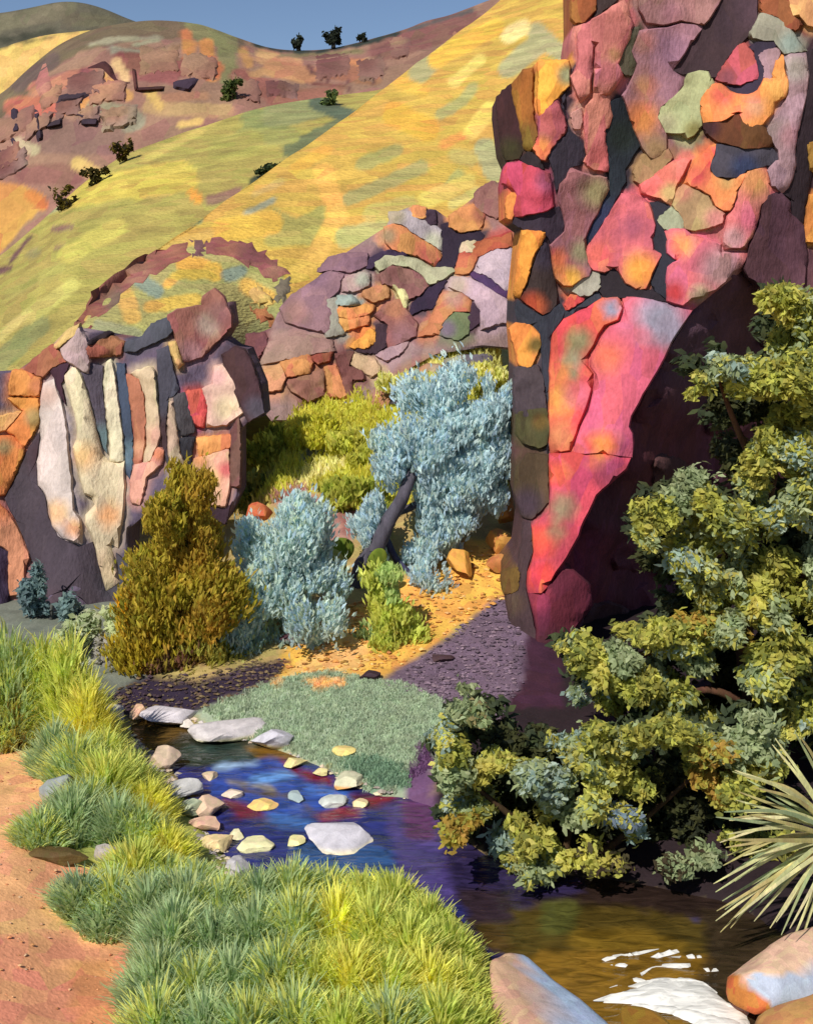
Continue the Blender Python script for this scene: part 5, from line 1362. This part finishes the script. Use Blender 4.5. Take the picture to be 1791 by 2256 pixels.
# pale flowering brush at the foot of the columns, and blue brush in the shaded corner
pb = thing("pale_brush", on_ground(240, 1480), "pale grey-green brush at the foot of the columned cliff", "shrub")
limb("stem", [at(240, 1500, 17.6), at(245, 1400, 17.6)], .05, .02, "#6c6450", pb)
leaves("foliage", [cl(u, v, a, b, 17.6, int(a * b * 1.0), p, .35) for u, v, a, b, p in [(190, 1390, 50, 36, None), (265, 1370, 50, 34, ("#c0c898", "#b4bc90")), (225, 1430, 60, 36, ("#b8b494", "#a8a49c")), (175, 1460, 44, 30, ("#b8bcb8", "#b4b890")), (250, 1470, 44, 40, None)]],
       pb, (.12, .055), ("#b4bc94", "#a8b488", "#c0c4a4"))
bb = thing("blue_brush", on_ground(110, 1395), "blue-grey brush in front of the dark rock under the columns", "shrub")
limb("stem", [at(110, 1400, 19.6), at(115, 1330, 19.6)], .05, .02, "#50504c", bb)
leaves("foliage", [cl(u, v, a, b, 19.6, int(a * b * 1.0), None, .3) for u, v, a, b in [(70, 1330, 34, 60), (80, 1280, 20, 40), (165, 1330, 30, 50), (110, 1390, 60, 34), (175, 1390, 44, 26)]], bb, (.12, .05), ("#7e9490", "#748c8c", "#6a7c80"))
# prickly pear pads and the lime agave bush at the trunk's foot
def pad(parent, u, v, L, W, ang, Y, col):
    c = at(u, v, Y); s = Y / F
    bm = bmesh.new(); bmesh.ops.create_icosphere(bm, subdivisions=3, radius=1.0)
    V = []
    for q in bm.verts:
        x, y, z = q.co
        x *= 1 + .18 * z
        x *= W * s / 2; y *= .045; z *= L * s / 2
        V.append((c.x + x * math.cos(ang) + z * math.sin(ang), c.y + y + .1 * x, c.z - x * math.sin(ang) + z * math.cos(ang)))
    Fc = [[q.index for q in f.verts] for f in bm.faces]; bm.free()
    return mesh_obj("pad", V, Fc, np.tile(lin(col), (len(V), 1)), "foliage", parent)
pp = thing("prickly_pear", on_ground(780, 1312), "prickly pear with oval green pads around the dark leaning trunk", "cactus")
for a in [(742, 1252, 88, 44, -.28, 18.8, "#bcc070"), (828, 1240, 70, 40, .45, 18.8, "#8c9c3c"), (752, 1212, 56, 56, .1, 18.9, "#84963c"), (738, 1310, 60, 36, -.2, 18.7, "#a8ac58")]:
    pad(pp, *a)
lb = thing("lime_bush", on_ground(870, 1475), "leaning lime-green bush on the ochre bank above the meadow", "shrub")
limb("stem", [at(868, 1478, 17.7), at(860, 1400, 17.9)], .05, .02, "#6c6434", lb)
leaves("foliage", [cl(u, v, a * 1.5, b * 1.35, 17.8, int(a * b * 1.6), p, .4) for u, v, a, b, p in [(835, 1310, 28, 36, None), (862, 1360, 34, 44, None), (870, 1410, 44, 40, ("#b4ba58", "#a8b050")), (880, 1450, 44, 30, None), (815, 1420, 24, 36, ("#94a468", "#88a070")), (850, 1285, 34, 20, ("#a8b870", "#9cb068"))]],
       lb, (.10, .04), ("#b8bc58", "#acb250", "#c4c668"), mode="up", gain=1.5)

# the big bush at the right and the lower bush in front of the pool
OL = ("#a6a24c", "#8c8c46", "#b2ae56", "#74783e"); SGE = ("#949e74", "#848f6a", "#a2ab84"); BLU = ("#93a69a", "#849890", "#a4b2a4"); DK = ("#3c3e26", "#46482c", "#34382a"); YE = ("#b8b258", "#acaa56", "#c2bc66"); OC = ("#a4883c", "#988038", "#b09248")  # DK: shadow gaps between clumps, made as dark leaves
Yb = 13.4
tb = thing("leafy_tree", on_ground(1690, 1720), "tall leafy olive-green tree at the right in front of the shaded alcove", "tree")
tb_tr = limb("trunk", [at(1690, 1735, 13.5), at(1668, 1600, 13.5), at(1640, 1440, 13.6), at(1655, 1250, 13.7), at(1700, 1050, 13.7), at(1735, 850, 13.7), at(1745, 700, 13.7)], .13, .03, "#4a3426", tb)
for q in ([(1650, 1300, 13.6), (1590, 1200, 13.4), (1500, 1120, 13.3)], [(1690, 1080, 13.7), (1630, 960, 13.5), (1580, 830, 13.4)], [(1645, 1430, 13.6), (1540, 1400, 13.3), (1420, 1440, 13.2), (1310, 1440, 13.1)],
          [(1650, 1350, 13.6), (1740, 1290, 13.4), (1830, 1200, 13.4)], [(1660, 1560, 13.5), (1560, 1520, 13.2), (1440, 1540, 13.1)], [(1700, 1000, 13.7), (1770, 900, 13.6), (1840, 780, 13.6)]):
    limb("branch", [at(*k) for k in q], .06, .018, "#5a3c2c", tb_tr)
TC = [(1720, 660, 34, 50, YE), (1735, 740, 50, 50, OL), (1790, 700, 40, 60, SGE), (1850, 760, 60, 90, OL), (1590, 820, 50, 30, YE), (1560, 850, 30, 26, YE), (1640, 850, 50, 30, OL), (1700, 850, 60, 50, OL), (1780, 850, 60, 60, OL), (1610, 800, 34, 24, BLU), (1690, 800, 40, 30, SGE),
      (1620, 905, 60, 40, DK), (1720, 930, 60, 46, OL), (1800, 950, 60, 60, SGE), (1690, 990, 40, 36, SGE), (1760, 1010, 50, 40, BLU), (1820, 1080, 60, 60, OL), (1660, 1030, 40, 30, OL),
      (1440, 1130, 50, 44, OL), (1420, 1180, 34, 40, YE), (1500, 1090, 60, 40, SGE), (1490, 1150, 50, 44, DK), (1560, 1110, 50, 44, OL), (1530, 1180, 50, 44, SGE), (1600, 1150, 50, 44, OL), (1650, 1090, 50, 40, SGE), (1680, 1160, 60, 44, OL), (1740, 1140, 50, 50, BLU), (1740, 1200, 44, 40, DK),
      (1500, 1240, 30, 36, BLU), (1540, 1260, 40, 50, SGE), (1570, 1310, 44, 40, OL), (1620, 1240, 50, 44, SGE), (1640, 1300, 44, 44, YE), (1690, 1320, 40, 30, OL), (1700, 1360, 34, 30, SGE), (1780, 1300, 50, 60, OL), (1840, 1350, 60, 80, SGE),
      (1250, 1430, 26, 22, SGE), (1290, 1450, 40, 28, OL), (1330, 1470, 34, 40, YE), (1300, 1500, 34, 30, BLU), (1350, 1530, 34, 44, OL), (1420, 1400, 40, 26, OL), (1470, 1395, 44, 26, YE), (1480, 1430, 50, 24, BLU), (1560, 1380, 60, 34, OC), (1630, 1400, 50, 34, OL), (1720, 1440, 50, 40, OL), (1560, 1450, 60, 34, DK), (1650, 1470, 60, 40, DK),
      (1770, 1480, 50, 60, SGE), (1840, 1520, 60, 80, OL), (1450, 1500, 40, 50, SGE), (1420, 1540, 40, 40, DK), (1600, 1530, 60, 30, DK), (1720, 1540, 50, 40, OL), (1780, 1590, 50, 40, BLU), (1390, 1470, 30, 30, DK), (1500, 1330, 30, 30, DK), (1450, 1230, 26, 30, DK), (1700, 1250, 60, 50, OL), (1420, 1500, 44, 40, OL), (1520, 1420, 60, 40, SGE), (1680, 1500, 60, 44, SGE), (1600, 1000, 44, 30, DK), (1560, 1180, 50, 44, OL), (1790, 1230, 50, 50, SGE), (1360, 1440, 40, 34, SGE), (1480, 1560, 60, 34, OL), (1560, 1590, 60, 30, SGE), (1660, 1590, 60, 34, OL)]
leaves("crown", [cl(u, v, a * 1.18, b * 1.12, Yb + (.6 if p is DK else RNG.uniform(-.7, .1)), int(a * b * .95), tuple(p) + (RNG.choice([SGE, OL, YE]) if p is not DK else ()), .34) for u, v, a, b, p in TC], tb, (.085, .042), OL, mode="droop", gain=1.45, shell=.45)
Yl = 12.0
SHADE_LEAVES = ("#56603e", "#4c5640", "#626a48")  # darker leaves carry the crowns' inner shadow in their colour
leaves("shade_foliage", [cl(u, v, a * 1.25, b * 1.25, Yb + .75, int(a * b * .32), SHADE_LEAVES, .3) for u, v, a, b, p in TC], tb, (.12, .06), OL, mode="droop", shell=.45, gain=1.0)
lbh = thing("stream_bush", on_ground(1230, 1900), "low spreading olive and blue-green bush overhanging the dark pool", "shrub")
for q in ([(1230, 1930, 12.0), (1180, 1850, 12.0), (1080, 1760, 11.9), (1000, 1700, 11.9)], [(1240, 1930, 12.0), (1260, 1800, 12.1), (1320, 1680, 12.1)], [(1250, 1935, 12.0), (1400, 1820, 12.1), (1560, 1680, 12.1)], [(1225, 1935, 12.0), (1160, 1880, 11.8), (1150, 1830, 11.8)]):
    limb("branch", [at(*k) for k in q], .05, .015, "#42301f", lbh)
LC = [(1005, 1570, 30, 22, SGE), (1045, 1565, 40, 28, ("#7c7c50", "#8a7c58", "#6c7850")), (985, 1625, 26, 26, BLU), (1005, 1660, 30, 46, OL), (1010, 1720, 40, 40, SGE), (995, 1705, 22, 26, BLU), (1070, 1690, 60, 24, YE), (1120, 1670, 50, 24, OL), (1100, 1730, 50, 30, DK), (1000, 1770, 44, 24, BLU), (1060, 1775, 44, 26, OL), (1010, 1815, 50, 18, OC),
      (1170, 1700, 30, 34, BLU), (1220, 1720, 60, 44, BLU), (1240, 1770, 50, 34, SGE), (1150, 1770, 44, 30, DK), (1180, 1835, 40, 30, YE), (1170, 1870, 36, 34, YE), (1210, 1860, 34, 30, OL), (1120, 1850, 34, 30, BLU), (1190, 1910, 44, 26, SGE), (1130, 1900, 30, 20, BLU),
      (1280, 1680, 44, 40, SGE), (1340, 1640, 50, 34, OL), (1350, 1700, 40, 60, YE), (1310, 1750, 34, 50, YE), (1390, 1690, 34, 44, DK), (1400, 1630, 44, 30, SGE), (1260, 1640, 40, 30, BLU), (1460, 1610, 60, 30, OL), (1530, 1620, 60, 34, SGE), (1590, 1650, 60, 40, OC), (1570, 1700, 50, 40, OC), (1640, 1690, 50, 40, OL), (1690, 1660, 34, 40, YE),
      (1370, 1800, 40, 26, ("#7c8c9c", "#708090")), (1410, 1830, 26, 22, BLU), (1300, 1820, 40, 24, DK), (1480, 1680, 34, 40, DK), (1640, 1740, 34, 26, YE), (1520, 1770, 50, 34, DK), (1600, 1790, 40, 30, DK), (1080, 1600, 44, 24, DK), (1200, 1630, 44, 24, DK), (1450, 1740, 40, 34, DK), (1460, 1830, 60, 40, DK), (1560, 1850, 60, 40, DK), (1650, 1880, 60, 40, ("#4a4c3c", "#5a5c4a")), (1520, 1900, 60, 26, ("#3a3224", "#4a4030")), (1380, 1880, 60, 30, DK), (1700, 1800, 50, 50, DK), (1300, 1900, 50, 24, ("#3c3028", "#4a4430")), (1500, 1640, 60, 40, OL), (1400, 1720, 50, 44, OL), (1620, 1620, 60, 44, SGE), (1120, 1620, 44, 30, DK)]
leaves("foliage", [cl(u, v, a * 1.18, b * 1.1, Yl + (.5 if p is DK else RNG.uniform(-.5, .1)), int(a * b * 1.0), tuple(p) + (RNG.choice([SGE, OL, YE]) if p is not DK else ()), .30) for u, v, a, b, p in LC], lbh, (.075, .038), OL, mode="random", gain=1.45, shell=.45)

leaves("shade_foliage", [cl(u, v, a * 1.25, b * 1.2, Yl + .65, int(a * b * .32), SHADE_LEAVES, .28) for u, v, a, b, p in LC], lbh, (.11, .055), OL, mode="random", shell=.45, gain=1.0)
# yucca at the right edge
yc = thing("yucca", at(1850, 2010, 10.4), "pale green yucca with stiff spreading leaves at the right edge", "yucca")
limb("stem", [at(1850, 2030, 10.4), at(1845, 1900, 10.4), at(1842, 1840, 10.4)], .09, .07, "#6c5430", yc)
yl = [(1618,1697,0),(1640,1712,.1),(1660,1735,-.2),(1620,1762,.2),(1640,1790,-.15),(1615,1802,.3),(1576,1800,0),(1600,1838,-.3),(1585,1856,.1),(1600,1885,.3),(1592,1907,-.1),(1600,1930,.25),(1571,1947,-.2),(1590,1985,.1),(1578,2007,.0),(1622,2024,-.2),(1608,2045,.2),
      (1660,2030,.3),(1695,2045,0),(1720,2060,-.3),(1755,2100,.1),(1700,1640,.2),(1760,1620,-.1),(1820,1600,.2),(1890,1610,0),(1960,1660,.2),(2030,1740,0),(2080,1830,-.2),(2070,1930,.2),(2020,2020,0),(1940,2080,.1),(1860,2110,-.2)]
yl += [(a + RNG.uniform(-25, 40), b + RNG.uniform(-22, 22), c + RNG.uniform(-.3, .3)) for a, b, c in yl]
for i, (tu, tv, dy) in enumerate(yl):
    a = at(1842 + RNG.uniform(-8, 8), 1840 + RNG.uniform(-14, 14), 10.4)
    e = at(tu, tv, 10.4 - .25 + dy)
    m = (a + e) / 2 + Vector((0, -.05, RNG.uniform(.02, .16)))
    d = (e - a).normalized(); side = d.cross(Vector((0, -1, .3))).normalized()
    up = side.cross(d)
    V, Fc = [], []
    pts = bend([a, m, e], 5)
    for k, p in enumerate(pts):
        t = k / (len(pts) - 1)
        w = .020 * (1 - .85 * t ** 2.2) * (.6 + .4 * min(1, t * 5))
        V += [(p + side * w)[:], (p + up * w * -.45)[:], (p - side * w)[:], (p + up * w * .05)[:]]
    for k in range(len(pts) - 1):
        for j in range(4):
            Fc.append([4 * k + j, 4 * k + (j + 1) % 4, 4 * k + 4 + (j + 1) % 4, 4 * k + 4 + j])
    Fc += [[3, 2, 1, 0], [len(V) - 4, len(V) - 3, len(V) - 2, len(V) - 1]]
    c = RNG.choice(["#e0dcaa", "#d4d4a0", "#bcc494", "#e6e0b4", "#a8b48c", "#ccc088"])
    mesh_obj("leaf", V, Fc, np.tile(lin(c) * 1.15, (len(V), 1)), "foliage", yc, smooth=False)

# ------------------------------------------------------------------ grass
LIME = ("#bcc062", "#aeb65c", "#c8c66a", "#a2b062"); SAGE = ("#a0b080", "#94a67c", "#acb680", "#849878"); YEL = ("#c8c456", "#d0ca62", "#bebc58"); MIX = ("#b4ba68", "#a0b07e", "#bec068", "#92a47c"); OCH = ("#b48c3c", "#8c8440", "#a8a04c")
def ft(u, v, r_px, h_px, n, pal=None):
    p = on_ground(u, v)
    s = p.y / F
    return ((p.x, p.y), r_px * s, h_px * s, n, pal)
G_ = [
 ("tall lime reeds at the far left above the sand path", [(-60,1640,100,350,900,LIME),(20,1630,95,340,1150,MIX),(95,1620,80,300,1050,LIME),(20,1640,60,170,300,OCH)]),
 ("lime grass between the reeds and the pale stream stones", [(155,1630,75,290,800,LIME),(195,1665,60,200,650,YEL),(235,1710,50,110,500,LIME)]),
 ("grey-green tuft hanging over the path beside the blue-grey boulder", [(120,1700,50,110,450,SAGE),(170,1730,60,130,550,MIX)]),
 ("bright lime grass at the bend of the blue water", [(285,1750,55,110,600,LIME),(325,1810,50,100,550,YEL),(235,1770,65,150,600,LIME)]),
 ("dark-based tuft over the flat brown stone by the path", [(90,1855,60,80,500,MIX),(160,1840,70,110,600,SAGE),(200,1810,60,110,500,MIX)]),
 ("yellow-green grass above the large cream stone", [(310,1870,65,110,600,MIX),(365,1900,55,90,550,YEL),(260,1860,60,110,500,SAGE)]),
 ("grass tongue behind the mauve-grey boulder", [(300,1950,70,100,550,LIME),(370,1960,65,90,600,MIX),(430,1970,55,80,500,MIX)]),
 ("tuft jutting out across the sand path", [(180,2010,60,90,550,SAGE),(250,2020,70,110,650,MIX),(230,2050,60,70,350,SAGE)]),
 ("sage-green grass in the lower middle beside the path", [(330,2040,80,120,700,SAGE),(410,2040,80,130,750,SAGE),(490,2040,80,120,700,MIX),(380,2130,80,140,750,SAGE),(470,2130,80,140,750,SAGE)]),
 ("sage-green grass at the bottom beside the sand path", [(350,2220,80,130,700,SAGE),(430,2230,80,140,750,MIX),(510,2230,80,140,750,SAGE),(350,2320,80,150,600,MIX),(450,2330,90,150,700,SAGE),(550,2330,90,150,700,MIX)]),
 ("upright green grass against the deep blue water", [(570,2030,70,120,650,SAGE),(640,2020,70,130,750,MIX),(720,2015,70,110,700,MIX),(560,2120,80,150,750,SAGE),(650,2110,80,150,750,MIX)]),
 ("lime grass along the purple water's near edge", [(800,2020,70,110,700,LIME),(870,2040,70,120,750,LIME),(740,2110,80,150,750,YEL),(820,2120,80,150,750,LIME)]),
 ("lime grass mass in the bottom centre", [(610,2220,80,150,750,MIX),(690,2220,80,150,750,LIME),(770,2220,80,150,750,YEL),(650,2320,90,150,700,MIX),(750,2330,90,150,700,LIME)]),
 ("bright lime grass beside the tan slab", [(940,2080,60,110,650,LIME),(990,2140,60,110,650,LIME),(900,2150,80,140,750,LIME),(850,2230,80,150,750,LIME),(940,2230,80,140,750,YEL),(1020,2220,50,110,550,LIME),(860,2330,90,150,700,MIX),(970,2330,90,150,700,LIME),(1050,2300,50,110,400,LIME)]),
]
for i, (lab, fs) in enumerate(G_):
    fo = [ft(*f) for f in fs]
    o = blades(fo, LIME, "grass_clump", None, width=.017, seed=20 + i)
    tag(o, lab, "grass clump", "grass clumps along the left bank")

# ------------------------------------------------------------------ meadow turf, pebbles and litter (nobody could count them)
def scatter_grass(name, V, C, Fc, n, hgt, wid, label, cat, keep=None, sway=.5, per=4, bright=1.0):
    tri = np.array([f[:3] for f in Fc])
    A, B, D = V[tri[:, 0]], V[tri[:, 1]], V[np.array([f[-1] for f in Fc])]
    ar = np.linalg.norm(np.cross(B - A, D - A), axis=1) / np.maximum(1, (A[:, 1]) ** 1.0)
    if keep is not None: ar = ar * keep((A + B + D) / 3)
    idx = NP.choice(len(Fc), n, p=ar / ar.sum())
    a, b = NP.random(n), NP.random(n)
    P0 = A[idx] + (B[idx] - A[idx]) * a[:, None] + (D[idx] - A[idx]) * b[:, None]
    c0 = C[tri[idx, 0]]
    out, faces, cols = [], [], []
    for i in range(n):
        p = P0[i]
        k = 1.0 if p[1] < 40 else (p[1] / 40) ** .5
        for j in range(per):
            an = RNG.uniform(0, 6.283); L = hgt * k * RNG.uniform(.5, 1.3); w = wid * k * RNG.uniform(.6, 1.3)
            x, y = p[0] + RNG.gauss(0, hgt * .4), p[1] + RNG.gauss(0, hgt * .4)
            dx, dy = math.cos(an) * L * sway, math.sin(an) * L * sway
            fx, fy = -math.sin(an) * w, math.cos(an) * w
            if RNG.random() < .5: fx, fy = w, 0
            q = len(out)
            out += [(x - fx, y - fy, p[2] - .02), (x + fx, y + fy, p[2] - .02), (x + fx * .6 + dx * .4, y + fy * .6 + dy * .4, p[2] + L * .6), (x - fx * .6 + dx * .4, y - fy * .6 + dy * .4, p[2] + L * .6), (x + dx, y + dy, p[2] + L)]
            faces += [[q, q + 1, q + 2, q + 3], [q + 3, q + 2, q + 4]]
            cc = np.clip(c0[i] * RNG.uniform(1.0, 1.4) * bright, 0, 1)
            cols += [cc] * 5
    o = mesh_obj(name, out, faces, cols, "grass_blades")
    return tag(o, label, cat, None, "stuff")
def in_px(poly):
    pp_ = np.array(poly, float)
    def k(M):
        uv = np.stack([M[:, 0] / np.maximum(M[:, 1], 2) * F + PW / 2, VH - (M[:, 2] - CZ) / np.maximum(M[:, 1], 2) * F], 1)
        return (inside(uv, pp_) & (M[:, 1] > 7) & (M[:, 1] < 34)).astype(float)
    return k
GFn = [f for f in GF if 7 < GV[f[0], 1] < 34 and abs(GV[f[0], 0]) < 10]
scatter_grass("meadow_turf", GV, GC, GFn, 7000, .04, .012, "fine sage-green turf of the streamside meadow", "grass", in_px([(440, 1566), (600, 1500), (720, 1480), (800, 1492), (900, 1508), (975, 1545), (1000, 1620), (950, 1690), (870, 1745), (790, 1750), (700, 1690), (620, 1650), (540, 1630)]), bright=1.4)
scatter_grass("slope_grass", GV, GC, GFn, 9000, .16, .026, "yellow-green grass on the slope under the mauve outcrop", "grass", in_px([(440, 1160), (440, 800), (620, 860), (800, 800), (1240, 640), (1240, 1040), (1000, 1100), (880, 1120), (800, 1120), (740, 1110), (690, 1080), (600, 1110)]), bright=1.3)
def pebbles(name, n, keep, rmin, rmax, cols_, label):
    Vp, Fp, Cp = [], [], []
    tri = np.array([f[:3] for f in GFn]); M = GV[tri].mean(1)
    w = keep(M); idx = NP.choice(len(GFn), n, p=w / w.sum())
    octa = np.array([(1, 0, 0), (-1, 0, 0), (0, 1, 0), (0, -1, 0), (0, 0, 1), (0, 0, -.6), (.7, .7, .35), (-.7, .7, .3), (-.7, -.7, .35), (.7, -.7, .3)], float)
    of = [(4, 0, 6), (4, 6, 2), (4, 2, 7), (4, 7, 1), (4, 1, 8), (4, 8, 3), (4, 3, 9), (4, 9, 0), (5, 6, 0), (5, 2, 6), (5, 7, 2), (5, 1, 7), (5, 8, 1), (5, 3, 8), (5, 9, 3), (5, 0, 9)]
    for i in idx:
        r = rmin + (rmax - rmin) * RNG.random() ** 3
        q = M[i] + np.array([RNG.uniform(-.05, .05), RNG.uniform(-.05, .05), 0])
        a = RNG.uniform(0, 6.3); ca, sa = math.cos(a), math.sin(a)
        sx, sy_, sz = RNG.uniform(.8, 1.3), RNG.uniform(.6, 1), RNG.uniform(.35, .7)
        b0 = len(Vp); cc = lin(RNG.choice(cols_)) * RNG.uniform(.85, 1.15)
        for o in octa:
            x, y, z = o[0] * sx * RNG.uniform(.8, 1.2), o[1] * sy_ * RNG.uniform(.8, 1.2), o[2] * sz
            Vp.append((q[0] + (x * ca - y * sa) * r, q[1] + (x * sa + y * ca) * r, q[2] + z * r + r * .15)); Cp.append(cc)
        Fp += [[b0 + k for k in f] for f in of]
    return tag(mesh_obj(name, Vp, Fp, Cp, "stream_stone", smooth=False), label, "gravel", None, "stuff")
pebbles("path_gravel", 1300, in_px([(-300, 1650), (60, 1660), (130, 1760), (90, 1880), (200, 1920), (140, 2000), (290, 2070), (310, 2400), (-300, 2400)]), .004, .022, ["#d89c68", "#c88458", "#e0b080", "#b87850", "#c8a080"], "small gravel and grit on the orange sand path")
pebbles("shadow_chips", 1800, in_px([(840, 1515), (900, 1470), (1090, 1325), (1150, 1310), (1150, 1500), (1080, 1610), (1000, 1630), (985, 1560), (940, 1530)]), .01, .05, ["#7a6674", "#6a5868", "#8a7480", "#5c4c58"], "purple-grey shale chips on the slope beside the red cliff")  # not shale: chips in the colours of the shadow painted on the slope
pebbles("bank_litter", 1200, in_px([(225, 1540), (320, 1480), (440, 1490), (560, 1460), (640, 1450), (600, 1500), (520, 1535), (425, 1570), (285, 1580)]), .01, .05, ["#4a3a44", "#5c4a3c", "#6c5a40", "#3c2e38", "#7c6a4c"], "fallen leaves and dark stones under the bank shrubs")
pebbles("bank_gravel", 1500, in_px([(600, 1495), (720, 1350), (900, 1280), (1020, 1200), (1150, 1200), (1150, 1300), (1000, 1385), (880, 1470)]), .01, .06, ["#dca450", "#c89048", "#e4b870", "#b07c40"], "ochre gravel on the sloping bank")
pebbles("shore_gravel", 1200, in_px([(280, 1590), (420, 1585), (620, 1640), (760, 1710), (900, 1750), (900, 1780), (700, 1720), (560, 1660), (420, 1625), (400, 1720), (480, 1850), (540, 1930), (510, 1940), (440, 1860), (380, 1740), (300, 1660)]), .012, .06, ["#b8b0ac", "#d8c8a8", "#a89c90", "#c8b49c", "#8c8480"], "pale gravel along the stream's edges")
